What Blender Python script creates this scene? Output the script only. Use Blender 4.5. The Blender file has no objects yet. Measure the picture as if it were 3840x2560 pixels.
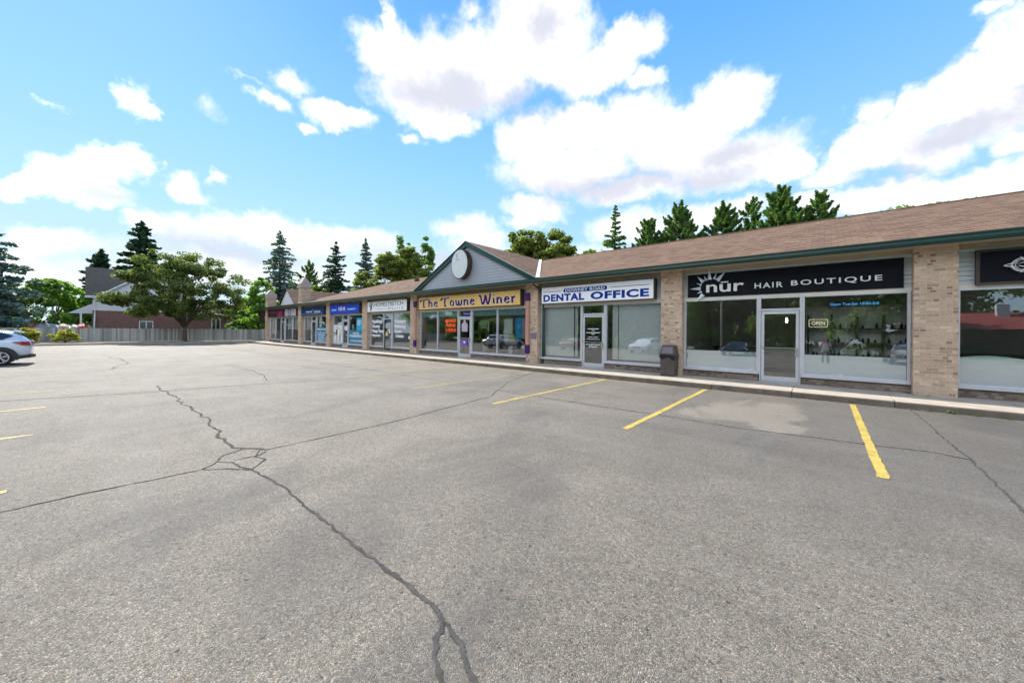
import bpy, bmesh, math, random
import numpy as np
from mathutils import Vector, Matrix, Quaternion
R = math.radians
rnd = random.Random(7)
scene = bpy.context.scene
col = scene.collection

# ------------------------------------------------------------------ camera
cam_d = bpy.data.cameras.new("camera")
cam = bpy.data.objects.new("camera", cam_d)
col.objects.link(cam)
cam_d.sensor_width = 36
cam_d.lens = 36*1370/3840
cam_d.clip_start = 0.05
cam_d.clip_end = 3000
cam_d.shift_y = -(1280-1236.3)/3840      # level camera, horizon a little above the middle
cam.location = (0, 0, 1.67)
cam.rotation_euler = (Matrix.Rotation(R(40.5), 4, 'Z') @ Matrix.Rotation(R(90), 4, 'X') @ Matrix.Rotation(R(0.475), 4, 'Z')).to_euler()
scene.camera = cam

# ------------------------------------------------------------------ light and sky
SUN_EL, SUN_ROT = R(44), R(-89.7)
w = bpy.data.worlds.new("World"); scene.world = w; w.use_nodes = True
SUNV = Vector((math.sin(SUN_ROT)*math.cos(SUN_EL), math.cos(SUN_ROT)*math.cos(SUN_EL), math.sin(SUN_EL)))
sd = bpy.data.lights.new("sun", 'SUN'); sd.energy = 2.8; sd.angle = R(0.5); sd.color = (1, .955, .88)
so = bpy.data.objects.new("sun", sd); col.objects.link(so)
so.rotation_euler = SUNV.to_track_quat('Z', 'Y').to_euler()
scene.view_settings.view_transform = 'Standard'
scene.view_settings.look = 'None'
scene.view_settings.exposure = 1.55
scene.view_settings.gamma = 1

# clouds: (azimuth, elevation, half width, half height, density) of each lump, angles in radians
LUMPS = [(-1.025,0.623,0.107,0.06,1.0),(-1.035,0.665,0.034,0.038,0.9),(-0.959,0.562,0.144,0.074,1.0),(-0.821,0.607,0.197,0.096,1.0),(-0.643,0.664,0.176,0.096,1.0),(-0.619,0.726,0.129,0.06,1.0),(-0.502,0.602,0.136,0.056,1.0),(-0.402,0.643,0.092,0.04,0.9),(-0.365,0.569,0.058,0.03,0.8),(-0.914,0.511,0.125,0.037,1.0),(-1.162,0.485,0.086,0.028,0.9),(-1.223,0.449,0.036,0.013,0.6),(-0.97,0.46,0.044,0.013,0.4),(-0.821,0.71,0.047,0.024,0.35),(-0.649,0.471,0.112,0.076,1.0),(-0.525,0.498,0.109,0.059,1.0),(-0.56,0.41,0.207,0.064,1.0),(-0.391,0.48,0.15,0.071,1.0),(-0.278,0.436,0.157,0.084,1.0),(-0.179,0.497,0.085,0.068,1.0),(-0.175,0.382,0.168,0.062,1.0),(-0.075,0.361,0.066,0.042,1.0),(-0.391,0.352,0.161,0.038,0.9),(-0.643,0.324,0.101,0.041,0.8),(-0.678,0.287,0.071,0.027,0.5),(0.241,0.428,0.045,0.075,1.0),(0.182,0.402,0.062,0.054,1.0),(0.132,0.386,0.059,0.048,1.0),(0.218,0.348,0.052,0.047,1.0),(0.075,0.352,0.072,0.041,1.0),(0.153,0.326,0.071,0.042,1.0),(0.012,0.319,0.061,0.034,0.9),(0.214,0.5,0.022,0.016,0.7),(0.063,0.4,0.031,0.029,0.5),(0.235,0.297,0.029,0.026,0.7),(0.132,0.257,0.059,0.036,1.0),(0.201,0.245,0.059,0.038,1.0),(0.244,0.236,0.044,0.046,1.0),(0.063,0.258,0.068,0.034,1.0),(-0.03,0.257,0.08,0.033,0.9),(-0.239,0.271,0.133,0.039,0.8),(-0.391,0.265,0.139,0.044,0.8),(-0.132,0.284,0.05,0.028,0.7),(0.177,0.198,0.147,0.036,0.9),(-1.633,0.227,0.025,0.029,1.0),(-1.594,0.257,0.043,0.037,1.0),(-1.541,0.279,0.051,0.038,1.0),(-1.507,0.307,0.029,0.032,1.0),(-1.568,0.232,0.076,0.024,0.9),(-1.44,0.277,0.038,0.034,0.75),(-1.417,0.262,0.041,0.019,0.5),(-1.386,0.311,0.016,0.018,0.5),(-1.511,0.41,0.024,0.024,0.6),(-1.493,0.395,0.015,0.016,0.55),(-1.254,0.52,0.043,0.025,0.6),(-1.292,0.474,0.035,0.016,0.5),(-1.622,0.359,0.018,0.006,0.25),(-1.396,0.44,0.021,0.023,0.2),(-1.332,0.499,0.039,0.006,0.25),(-1.49,0.192,0.048,0.028,0.85),(-1.42,0.184,0.103,0.042,0.9),(-1.308,0.215,0.114,0.045,1.0),(-1.205,0.2,0.11,0.046,0.9),(-1.098,0.211,0.112,0.042,0.9),(-1.602,0.14,0.056,0.032,0.9),(-1.637,0.105,0.034,0.028,0.7),(-0.833,0.272,0.094,0.037,0.7),(-0.809,0.223,0.094,0.056,0.8),(-1.308,0.129,0.261,0.058,0.85),(-1.568,0.085,0.134,0.039,0.8),(-0.914,0.157,0.268,0.057,0.8),(-0.56,0.184,0.229,0.057,0.7),
 (1.0,.4,.35,.12,1),(1.7,.6,.45,.2,1),(2.3,.4,.45,.18,1),(2.9,.75,.5,.22,1),(-2.9,.45,.35,.18,1),(-2.3,.65,.4,.2,1),(-2.0,.3,.25,.1,.9),(.8,.65,.3,.12,.9)]  # unseen lumps outside the frame, enlarged for more fill light

# grey cloud bases: (azimuth, elevation, half width, half height)
SHADES = [(-0.891,0.565,0.194,0.046),(-0.69,0.552,0.13,0.039),(-0.446,0.367,0.293,0.042),(-0.166,0.398,0.096,0.03),(-0.202,0.356,0.137,0.027),(0.177,0.338,0.087,0.023),(0.237,0.368,0.029,0.03),(0.099,0.296,0.075,0.021),(-1.385,0.162,0.22,0.031),(-1.592,0.108,0.062,0.031),(-1.552,0.231,0.069,0.015),(-0.914,0.18,0.279,0.045),(-0.619,0.692,0.071,0.042)]
class NT:
    """tiny helper round a node tree"""
    def __init__(s, tree): s.t = tree; s.n = tree.nodes; s.l = tree.links
    def new(s, typ, **kw):
        nd = s.n.new(typ)
        for k, v in kw.items(): setattr(nd, k, v)
        return nd
    def put(s, sock, v):
        if v is None: return
        if isinstance(v, bpy.types.NodeSocket): s.l.new(v, sock)
        else: sock.default_value = v
    def math(s, op, a, b=None, c=None, clamp=False):
        nd = s.new('ShaderNodeMath', operation=op, use_clamp=clamp)
        s.put(nd.inputs[0], a); s.put(nd.inputs[1], b)
        if c is not None: s.put(nd.inputs[2], c)
        return nd.outputs[0]
    def vmath(s, op, a, b=None, out=0):
        nd = s.new('ShaderNodeVectorMath', operation=op)
        s.put(nd.inputs[0], a); s.put(nd.inputs[1], b)
        return nd.outputs[out]
    def noise(s, vec, scale, detail=4, rough=.5, color=False, lac=2.0, dist=0):
        nd = s.new('ShaderNodeTexNoise')
        s.put(nd.inputs['Vector'], vec); nd.inputs['Scale'].default_value = scale
        nd.inputs['Detail'].default_value = detail; nd.inputs['Roughness'].default_value = rough
        nd.inputs['Distortion'].default_value = dist
        return nd.outputs['Color' if color else 'Fac']
    def ramp(s, f, stops, interp='LINEAR'):
        nd = s.new('ShaderNodeValToRGB'); s.put(nd.inputs[0], f)
        cr = nd.color_ramp; cr.interpolation = interp
        while len(cr.elements) > 1: cr.elements.remove(cr.elements[-1])
        for i, (p, c) in enumerate(stops):
            e = cr.elements[0] if i == 0 else cr.elements.new(p)
            e.position = p
            e.color = (c[0], c[1], c[2], 1) if hasattr(c, '__len__') else (c, c, c, 1)
        return nd.outputs[0]
    def mix(s, f, a, b, typ='MIX'):
        nd = s.new('ShaderNodeMixRGB', blend_type=typ)
        s.put(nd.inputs[0], f)
        for i, v in ((1, a), (2, b)):
            if isinstance(v, tuple): v = (v[0], v[1], v[2], 1)
            s.put(nd.inputs[i], v)
        return nd.outputs[0]
    def mapr(s, v, a, b, c=0., d=1., smooth=False):
        nd = s.new('ShaderNodeMapRange')
        if smooth: nd.interpolation_type = 'SMOOTHSTEP'
        s.put(nd.inputs[0], v)
        for i, x in enumerate((a, b, c, d)): s.put(nd.inputs[i+1], x)
        return nd.outputs[0]

def build_world():
    T = NT(w.node_tree); T.n.clear()
    out = T.new('ShaderNodeOutputWorld')
    sky = T.new('ShaderNodeTexSky', sky_type='NISHITA')
    sky.sun_disc = False; sky.sun_elevation = SUN_EL; sky.sun_rotation = SUN_ROT
    sky.altitude = 300; sky.air_density = 1.0; sky.dust_density = .35; sky.ozone_density = 1.6
    tc = T.new('ShaderNodeTexCoord').outputs['Generated']
    sep = T.new('ShaderNodeSeparateXYZ'); T.put(sep.inputs[0], tc)
    x, y, z = sep.outputs
    az = T.math('ARCTAN2', x, y); el = T.math('ARCSINE', z)
    cmb = T.new('ShaderNodeCombineXYZ'); T.put(cmb.inputs[0], az); T.put(cmb.inputs[1], el)
    P = cmb.outputs[0]
    n1 = T.noise(P, 9, 6, .62, color=True)
    off = T.vmath('SUBTRACT', n1, (.5, .5, .5))
    offm = T.vmath('MULTIPLY', off, (.135, .085, 0))
    n2 = T.noise(P, 45, 5, .6, color=True)
    off2 = T.vmath('MULTIPLY', T.vmath('SUBTRACT', n2, (.5, .5, .5)), (.03, .022, 0))
    Q = T.vmath('ADD', T.vmath('ADD', P, offm), off2)
    m = None; low = None
    for (a, e, ra, re, wt) in LUMPS:
        sx_, sy_ = 1/ra/1.06, 1/re/1.06
        d = T.new('ShaderNodeVectorMath', operation='MULTIPLY_ADD')
        T.put(d.inputs[0], Q); d.inputs[1].default_value = (sx_, sy_, 0); d.inputs[2].default_value = (-a*sx_, -e*sy_, 0)
        v = T.math('MULTIPLY_ADD', T.vmath('LENGTH', d.outputs[0], out=1), -wt, wt)
        m = v if m is None else T.math('MAXIMUM', m, v)
    f1 = T.noise(P, 22, 7, .62)
    dens = T.math('ADD', m, T.math('MULTIPLY', T.math('SUBTRACT', f1, .5), .6))
    alpha = T.mapr(dens, -.06, .5, 0, 1, smooth=True)
    alpha = T.math('MULTIPLY', alpha, T.mapr(el, .10, .34, .66, 1))
    # soft grey bases where each cloud is thickest underneath
    f2 = T.noise(P, 14, 5, .6); f3 = T.noise(P, 30, 5, .6)
    u = None
    for (a, e, ra, re) in SHADES:
        d = T.new('ShaderNodeVectorMath', operation='MULTIPLY_ADD')
        T.put(d.inputs[0], Q); d.inputs[1].default_value = (1/ra/1.25, 1/re/1.35, 0); d.inputs[2].default_value = (-a/ra/1.25, -e/re/1.35, 0)
        v = T.math('SUBTRACT', 1.0, T.vmath('LENGTH', d.outputs[0], out=1))
        u = v if u is None else T.math('SMOOTH_MAX', u, v, .2)
    under = T.mapr(T.math('ADD', u, T.math('ADD', T.math('MULTIPLY', T.math('SUBTRACT', f2, .5), .9), T.math('MULTIPLY', T.math('SUBTRACT', f3, .5), .35))), -.15, .85, 0, 1, smooth=True)
    ccol = T.mix(under, (4.4, 4.4, 4.4), (2.65, 2.72, 3.1))
    # unseen clouds behind the camera, brightened as added fill for the shaded shop fronts
    gain = T.mapr(y, .1, -.5, 1.0, 2.7)
    ccol = T.mix(1, ccol, gain, 'MULTIPLY')
    # pale band of haze low over the horizon and a deeper blue up high
    hz = T.mapr(el, .02, .38, 0, 1)
    k_ = 3.75
    clear = T.ramp(T.mapr(el, 0, .8, 0, 1), [(0, (.64, .82, .95)), (.2, (.46, .73, .96)), (.5, (.27, .61, .97)), (.8, (.14, .46, .97)), (1, (.10, .37, .93))])
    clear = T.mix(1.0, clear, (k_, k_, k_), 'MULTIPLY')
    low_sky = T.vmath('MINIMUM', sky.outputs[0], (6, 6, 6))
    skyc = T.mix(.12, clear, low_sky)
    fin = T.mix(alpha, skyc, ccol)
    bg = T.new('ShaderNodeBackground'); T.put(bg.inputs[0], fin); bg.inputs[1].default_value = .1
    T.l.new(bg.outputs[0], out.inputs[0])
build_world()

# ------------------------------------------------------------------ materials
MATS = {}
def newmat(name):
    m = bpy.data.materials.new(name); m.use_nodes = True
    T = NT(m.node_tree); T.bsdf = T.n['Principled BSDF']; T.out = T.n['Material Output']
    MATS[name] = m
    return m, T
def simple(name, c, rough=.6, metal=0., var=.12, scale=3., spec=None, bump=0, bscale=40, coat=0, emit=None):
    m, T = newmat(name)
    tc = T.new('ShaderNodeTexCoord').outputs['Object']
    n = T.noise(tc, scale, 5, .6)
    if var:
        lo = tuple(x*(1-var*1.4) for x in c); hi = tuple(min(1, x*(1+var)) for x in c)
        T.put(T.bsdf.inputs['Base Color'], T.ramp(n, [(.3, lo), (.7, hi)]))
    else: T.bsdf.inputs['Base Color'].default_value = (*c, 1)
    T.bsdf.inputs['Roughness'].default_value = rough
    T.bsdf.inputs['Metallic'].default_value = metal
    if spec is not None: T.bsdf.inputs['Specular IOR Level'].default_value = spec
    if coat: T.bsdf.inputs['Coat Weight'].default_value = coat; T.bsdf.inputs['Coat Roughness'].default_value = .05
    if bump:
        b = T.new('ShaderNodeBump'); b.inputs['Strength'].default_value = bump; b.inputs['Distance'].default_value = .01
        T.put(b.inputs['Height'], T.noise(tc, bscale, 4)); T.l.new(b.outputs[0], T.bsdf.inputs['Normal'])
    if emit:
        T.bsdf.inputs['Emission Color'].default_value = (*emit[0], 1); T.bsdf.inputs['Emission Strength'].default_value = emit[1]
    return m

def mat_asphalt():
    m, T = newmat('asphalt')
    P = T.new('ShaderNodeTexCoord').outputs['Object']
    big = T.noise(P, .16, 5, .6); mid = T.noise(P, .9, 5, .65, dist=.4)
    v = T.new('ShaderNodeTexVoronoi'); v.inputs['Scale'].default_value = 100; T.put(v.inputs['Vector'], P)
    ve = T.new('ShaderNodeTexVoronoi', feature='DISTANCE_TO_EDGE'); ve.inputs['Scale'].default_value = 100; T.put(ve.inputs['Vector'], P)
    v2 = T.new('ShaderNodeTexVoronoi'); v2.inputs['Scale'].default_value = 170; T.put(v2.inputs['Vector'], P)
    s1 = T.new('ShaderNodeSeparateXYZ'); T.put(s1.inputs[0], v.outputs['Color'])
    s2 = T.new('ShaderNodeSeparateXYZ'); T.put(s2.inputs[0], v2.outputs['Color'])
    stone = T.ramp(s1.outputs[0], [(0, (.13, .122, .112)), (.25, (.19, .178, .16)), (.55, (.235, .22, .198)), (.85, (.275, .252, .22)), (.97, (.33, .305, .265)), (1, (.38, .35, .305))])
    stone = T.mix(T.math('MULTIPLY', T.math('GREATER_THAN', s1.outputs[1], .97), .7), stone, (.26, .15, .09))
    fine = T.ramp(s2.outputs[0], [(0, .8), (1, 1.2)])
    c = T.mix(.8, stone, fine, 'MULTIPLY')
    c = T.mix(1, c, (1.05, 1.0, .915), 'MULTIPLY')
    gr = T.noise(P, 17, 3, .75)
    c = T.mix(1, c, T.ramp(gr, [(.3, .80), (.5, 1.0), (.7, 1.18)]), 'MULTIPLY')
    pit = T.mapr(ve.outputs['Distance'], .0, .14, .5, 1.0)
    c = T.mix(.9, c, pit, 'MULTIPLY')
    # open pits where stones are missing
    gap = T.noise(P, 26, 3, .5)
    c = T.mix(T.mapr(gap, .66, .71, 0, .75), c, (.03, .03, .03))
    # worn and dirty areas, darker parking bays by the kerb on the right
    tone = T.ramp(big, [(.3, (.82, .81, .80)), (.5, (1.0, .98, .955)), (.7, (1.13, 1.10, 1.06))])
    c = T.mix(1, c, tone, 'MULTIPLY')
    c = T.mix(1, c, T.ramp(mid, [(.35, .86), (.65, 1.12)]), 'MULTIPLY')
    sp = T.new('ShaderNodeSeparateXYZ'); T.put(sp.inputs[0], P)
    # tyre polish / oil in the bays x>-7, y 6..11.5
    wx = T.math('ADD', sp.outputs[0], T.math('MULTIPLY', T.math('SUBTRACT', mid, .5), 5))
    wy = T.math('ADD', sp.outputs[1], T.math('MULTIPLY', T.math('SUBTRACT', big, .5), 9))
    bay = T.math('MULTIPLY', T.mapr(wx, -5, 1.5, 0, 1, True), T.mapr(wy, 2.2, 7, 0, 1, True))
    c = T.mix(T.math('MULTIPLY', bay, .45), c, (.075, .072, .068))
    # sand-coloured repair in the bay near the salon
    wob = T.vmath('ADD', P, T.vmath('MULTIPLY', T.vmath('SUBTRACT', T.noise(P, 1.1, 5, .6, color=True), (.5, .5, .5)), (1.1, 1.5, 0)))
    pm = None
    for (px_, py_, rx_, ry_) in ((-1.15, 9.3, .85, 1.5), (-1.75, 8.3, .6, .75), (-.75, 8.3, .42, .8)):
        dd = T.vmath('LENGTH', T.vmath('MULTIPLY', T.vmath('SUBTRACT', wob, (px_, py_, 0)), (1/rx_, 1/ry_, 0)), out=1)
        pm = dd if pm is None else T.math('MINIMUM', pm, dd)
    pm = T.mapr(pm, .84, 1.10, .62, 0)
    c = T.mix(pm, c, T.mix(.5, T.mix(1, c, (1.5, 1.38, 1.2), 'MULTIPLY'), (.34, .30, .25)))
    # smudges of oil and tyre rubber in front of the kerb
    sm = T.noise(T.vmath('MULTIPLY', P, (.55, .3, 1)), 1.0, 5, .62, dist=.6)
    c = T.mix(T.math('MULTIPLY', T.mapr(sm, .52, .66, 0, .5, True), T.mapr(sp.outputs[0], -14, -2, .25, 1)), c, (.085, .08, .076))
    dr = T.noise(P, 3.4, 3, .5)
    c = T.mix(T.math('MULTIPLY', T.mapr(dr, .70, .76, 0, .6, True), T.mapr(sp.outputs[1], 3, 7, .25, 1)), c, (.06, .057, .054))
    ln = T.new('ShaderNodeMapping'); T.put(ln.inputs[0], P); ln.inputs['Scale'].default_value = (.12, 1.1, 1)
    st = T.noise(ln.outputs[0], 1.2, 4, .6)
    c = T.mix(T.mapr(st, .55, .75, 0, .3), c, (.24, .235, .225))
    c = T.mix(T.mapr(st, .43, .3, 0, .22), c, (.06, .06, .06))
    T.put(T.bsdf.inputs['Base Color'], c)
    T.bsdf.inputs['Roughness'].default_value = .72
    T.bsdf.inputs['Specular IOR Level'].default_value = .35
    b = T.new('ShaderNodeBump'); b.inputs['Strength'].default_value = .75; b.inputs['Distance'].default_value = .006
    h = T.math('ADD', T.mapr(ve.outputs['Distance'], 0, .25, 0, 1), T.math('MULTIPLY', T.mapr(gap, .6, .7, 0, 1), -1.5))
    T.put(b.inputs['Height'], h); T.l.new(b.outputs[0], T.bsdf.inputs['Normal'])
    return m
def mat_brick(name, base, base2, dark, mortar, darkfrac=.05, bw=.205, bh=.071, ms=.008):
    m, T = newmat(name)
    uv = T.new('ShaderNodeUVMap').outputs[0]
    b = T.new('ShaderNodeTexBrick'); T.put(b.inputs['Vector'], uv)
    b.inputs['Color1'].default_value = (0, 0, 0, 1); b.inputs['Color2'].default_value = (1, 1, 1, 1); b.inputs['Mortar'].default_value = (0, 0, 0, 1)
    b.inputs['Scale'].default_value = 1; b.inputs['Brick Width'].default_value = bw; b.inputs['Row Height'].default_value = bh
    b.inputs['Mortar Size'].default_value = ms; b.inputs['Mortar Smooth'].default_value = .3; b.inputs['Bias'].default_value = 0
    c = T.ramp(b.outputs['Color'], [(0, tuple(x*.72 for x in base2)), (.25, base), (.5, base2), (.8, base), (1, tuple(x*1.2 for x in base))])
    n = T.noise(T.new('ShaderNodeTexCoord').outputs['Object'], 35, 5, .7)
    c = T.mix(.9, c, T.ramp(n, [(.3, .72), (.7, 1.2)]), 'MULTIPLY')
    n2 = T.noise(T.new('ShaderNodeTexCoord').outputs['Object'], 1.3, 4, .6)
    c = T.mix(1, c, T.ramp(n2, [(.3, (.84, .82, .80)), (.7, (1.1, 1.1, 1.1))]), 'MULTIPLY')
    b3 = T.new('ShaderNodeTexBrick'); mp3 = T.new('ShaderNodeMapping'); T.put(mp3.inputs[0], uv); mp3.inputs['Location'].default_value = (bw*.25, 0, 0); T.l.new(mp3.outputs[0], b3.inputs['Vector'])
    b3.inputs['Color1'].default_value = (0, 0, 0, 1); b3.inputs['Color2'].default_value = (1, 1, 1, 1); b3.inputs['Mortar'].default_value = (1, 1, 1, 1)
    b3.inputs['Scale'].default_value = 1; b3.inputs['Brick Width'].default_value = bw/2; b3.inputs['Row Height'].default_value = bh; b3.inputs['Mortar Size'].default_value = ms
    c = T.mix(T.math('MULTIPLY', T.math('LESS_THAN', b3.outputs['Color'], darkfrac*1.5), .8), c, dark)
    c = T.mix(b.outputs['Fac'], c, mortar)
    T.put(T.bsdf.inputs['Base Color'], c); T.bsdf.inputs['Roughness'].default_value = .85
    bp = T.new('ShaderNodeBump'); bp.inputs['Strength'].default_value = .8; bp.inputs['Distance'].default_value = .012
    T.put(bp.inputs['Height'], T.math('SUBTRACT', T.math('MULTIPLY', n, .5), b.outputs['Fac'])); T.l.new(bp.outputs[0], T.bsdf.inputs['Normal'])
    return m
def mat_shingle(name, a, b_, rowh=.27, wdt=.28):
    m, T = newmat(name)
    uv = T.new('ShaderNodeUVMap').outputs[0]
    b = T.new('ShaderNodeTexBrick'); T.put(b.inputs['Vector'], uv)
    b.inputs['Color1'].default_value = (0, 0, 0, 1); b.inputs['Color2'].default_value = (1, 1, 1, 1); b.inputs['Mortar'].default_value = (0, 0, 0, 1)
    b.inputs['Scale'].default_value = 1; b.inputs['Brick Width'].default_value = wdt; b.inputs['Row Height'].default_value = rowh/2
    b.inputs['Mortar Size'].default_value = .007; b.inputs['Mortar Smooth'].default_value = .2
    c = T.ramp(b.outputs['Color'], [(0, tuple(x*.88 for x in a)), (.3, a), (.7, b_), (1, tuple(x*1.06 for x in b_))])
    n = T.noise(T.new('ShaderNodeTexCoord').outputs['Object'], .5, 5, .6)
    c = T.mix(1, c, T.ramp(n, [(.3, .85), (.7, 1.12)]), 'MULTIPLY')
    n3 = T.noise(T.new('ShaderNodeTexCoord').outputs['Object'], 60, 3, .6)
    c = T.mix(.7, c, T.ramp(n3, [(.3, .7), (.7, 1.25)]), 'MULTIPLY')
    c = T.mix(T.math('MULTIPLY', b.outputs['Fac'], .45), c, tuple(x*.35 for x in a))
    T.put(T.bsdf.inputs['Base Color'], c); T.bsdf.inputs['Roughness'].default_value = .9
    T.bsdf.inputs['Specular IOR Level'].default_value = .08
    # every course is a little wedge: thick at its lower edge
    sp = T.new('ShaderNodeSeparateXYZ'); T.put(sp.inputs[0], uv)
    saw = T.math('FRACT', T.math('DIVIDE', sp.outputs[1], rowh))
    T.put(T.bsdf.inputs['Base Color'], T.mix(T.mapr(saw, .10, .24, .8, 0), c, tuple(x*.35 for x in a)))  # shadow gap at each course's lower edge, painted into the base colour
    bp = T.new('ShaderNodeBump'); bp.inputs['Strength'].default_value = .9; bp.inputs['Distance'].default_value = .02
    T.put(bp.inputs['Height'], T.math('SUBTRACT', T.math('SUBTRACT', 1.0, saw), T.math('MULTIPLY', b.outputs['Color'], -.4))); T.l.new(bp.outputs[0], T.bsdf.inputs['Normal'])
    return m
def mat_leaf(name, c1, c2, trans=.35, c3=None, f3=.06):
    m, T = newmat(name)
    r = T.new('ShaderNodeNewGeometry').outputs['Random Per Island']
    P = T.new('ShaderNodeTexCoord').outputs['Object']
    n = T.noise(P, .7, 3, .6)
    stops = [(0, c1), (.75, c2), (1, tuple(x*1.35 for x in c2))]
    if c3: stops = [(0, c1), (.7-f3, c2), (1-f3, tuple(x*1.2 for x in c2)), (1-f3+.01, c3), (1, c3)]
    c = T.ramp(T.math('ADD', T.math('MULTIPLY', r, .7), T.math('MULTIPLY', n, .3)), stops)
    T.put(T.bsdf.inputs['Base Color'], c); T.bsdf.inputs['Roughness'].default_value = .55
    T.bsdf.inputs['Specular IOR Level'].default_value = .3
    tr = T.new('ShaderNodeBsdfTranslucent'); T.put(tr.inputs[0], T.mix(1, c, (1.5, 1.7, .7), 'MULTIPLY'))
    mx = T.new('ShaderNodeMixShader'); mx.inputs[0].default_value = trans
    T.l.new(T.bsdf.outputs[0], mx.inputs[1]); T.l.new(tr.outputs[0], mx.inputs[2]); T.l.new(mx.outputs[0], T.out.inputs[0])
    return m
def mat_glass(name, tint=(.96, .98, .98), base=.15, film=None):
    m, T = newmat(name); T.n.remove(T.bsdf)
    tr = T.new('ShaderNodeBsdfTransparent'); tr.inputs[0].default_value = (*tint, 1)
    gl = T.new('ShaderNodeBsdfGlossy'); gl.inputs['Roughness'].default_value = 0.0; gl.inputs[0].default_value = (.95, .98, 1, 1)
    P = T.new('ShaderNodeTexCoord').outputs['Object']
    bp = T.new('ShaderNodeBump'); bp.inputs['Strength'].default_value = .02; bp.inputs['Distance'].default_value = .02
    T.put(bp.inputs['Height'], T.noise(P, 1.1, 2, .5)); T.l.new(bp.outputs[0], gl.inputs['Normal'])
    fr = T.new('ShaderNodeFresnel'); fr.inputs[0].default_value = 1.5
    f = T.math('ADD', T.math('MULTIPLY', fr.outputs[0], 1.8), base, clamp=True)
    mx = T.new('ShaderNodeMixShader'); T.put(mx.inputs[0], f)
    base_out = tr.outputs[0]
    if film:
        df = T.new('ShaderNodeBsdfDiffuse'); df.inputs[0].default_value = (*film, 1)
        m2 = T.new('ShaderNodeMixShader'); m2.inputs[0].default_value = .75
        T.l.new(base_out, m2.inputs[1]); T.l.new(df.outputs[0], m2.inputs[2]); base_out = m2.outputs[0]
    T.l.new(base_out, mx.inputs[1]); T.l.new(gl.outputs[0], mx.inputs[2]); T.l.new(mx.outputs[0], T.out.inputs[0])
    return m
def mat_island(name, c1, c2, rough=.8, stretch=None):
    m, T = newmat(name)
    r = T.new('ShaderNodeNewGeometry').outputs['Random Per Island']
    P = T.new('ShaderNodeTexCoord').outputs['Object']
    if stretch:
        mp = T.new('ShaderNodeMapping'); T.put(mp.inputs[0], P); mp.inputs['Scale'].default_value = stretch; P = mp.outputs[0]
    n = T.noise(P, 6, 5, .6)
    c = T.mix(r, c1, c2)
    c = T.mix(.8, c, T.ramp(n, [(.3, .7), (.7, 1.2)]), 'MULTIPLY')
    T.put(T.bsdf.inputs['Base Color'], c); T.bsdf.inputs['Roughness'].default_value = rough
    return m

mat_asphalt()
def ragged(name, edge, nscale, wear=None, wscale=60):
    '''cut the edge of a ribbon raggedly and let worn spots show the ground below'''
    m = MATS[name]; T = NT(m.node_tree); bs = T.n['Principled BSDF']; out = T.n['Material Output']
    P = T.new('ShaderNodeTexCoord').outputs['Object']; uv = T.new('ShaderNodeUVMap').outputs[0]
    sp = T.new('ShaderNodeSeparateXYZ'); T.put(sp.inputs[0], uv)
    d = T.math('ABSOLUTE', T.math('SUBTRACT', sp.outputs[1], .5))
    n = T.noise(P, nscale, 4, .7)
    a = T.math('LESS_THAN', T.math('ADD', d, T.math('MULTIPLY', T.math('SUBTRACT', n, .5), edge)), .42)
    if wear is not None:
        n2 = T.noise(P, wscale, 5, .75); n3 = T.noise(P, 2.2, 3, .6)
        a = T.math('MULTIPLY', a, T.math('LESS_THAN', T.math('ADD', n2, T.math('MULTIPLY', T.math('SUBTRACT', n3, .5), .5)), wear))
    tr = T.new('ShaderNodeBsdfTransparent'); mx = T.new('ShaderNodeMixShader'); T.put(mx.inputs[0], a)
    T.l.new(tr.outputs[0], mx.inputs[1]); T.l.new(bs.outputs[0], mx.inputs[2]); T.l.new(mx.outputs[0], out.inputs[0])
mat_brick('tan_brick', (.56, .415, .295), (.50, .33, .24), (.20, .13, .09), (.50, .42, .33))
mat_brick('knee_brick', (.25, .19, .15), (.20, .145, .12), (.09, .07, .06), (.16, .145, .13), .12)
mat_brick('red_brick', (.25, .105, .085), (.20, .085, .075), (.12, .06, .06), (.26, .22, .2), .1)
mat_brick('dark_brick', (.10, .06, .045), (.08, .05, .04), (.05, .035, .03), (.1, .08, .07), .1)
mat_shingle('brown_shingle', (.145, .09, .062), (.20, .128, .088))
mat_shingle('grey_shingle', (.022, .028, .032), (.036, .042, .046))
mat_shingle('red_shingle', (.36, .09, .09), (.42, .12, .11))
simple('siding', (.50, .54, .55), .55, var=.06)
simple('white_siding', (.66, .67, .72), .5, var=.04)
simple('gable_siding', (.33, .35, .39), .5, var=.05)
simple('cap_siding', (.36, .31, .285), .7, var=.08)
simple('soffit', (.42, .35, .25), .7, var=.08)
simple('trim_blue', (.50, .60, .64), .5, var=.05)
simple('green_metal', (.007, .045, .034), .28, .1, var=.15, scale=1.2, spec=.6)
simple('aluminium', (.62, .63, .67), .38, .5, var=.06)
simple('cream_trim', (.62, .57, .49), .5, var=.05)
simple('black_metal', (.02, .02, .022), .35, .2, var=.1)
simple('chrome', (.7, .72, .75), .18, .9, var=.04)
simple('concrete', (.38, .33, .265), .85, var=.12, scale=2.2, bump=.3)
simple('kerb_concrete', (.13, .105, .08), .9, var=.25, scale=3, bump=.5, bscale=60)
simple('crack_seal', (.075, .070, .064), .95, var=.25, spec=.1, scale=9, bump=.4)
simple('thin_crack', (.03, .028, .026), .95, spec=.1, var=.2, scale=9)
simple('white_paint', (.78, .78, .8), .45, var=.03)
simple('sign_white', (.82, .83, .87), .4, var=.02, scale=1)
simple('sign_black', (.006, .007, .012), .6, var=.2, spec=.12)
simple('navy_ink', (.004, .035, .27), .6, var=.04, spec=.1)
simple('navy', (.006, .035, .14), .5, var=.1, spec=.15)
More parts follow.
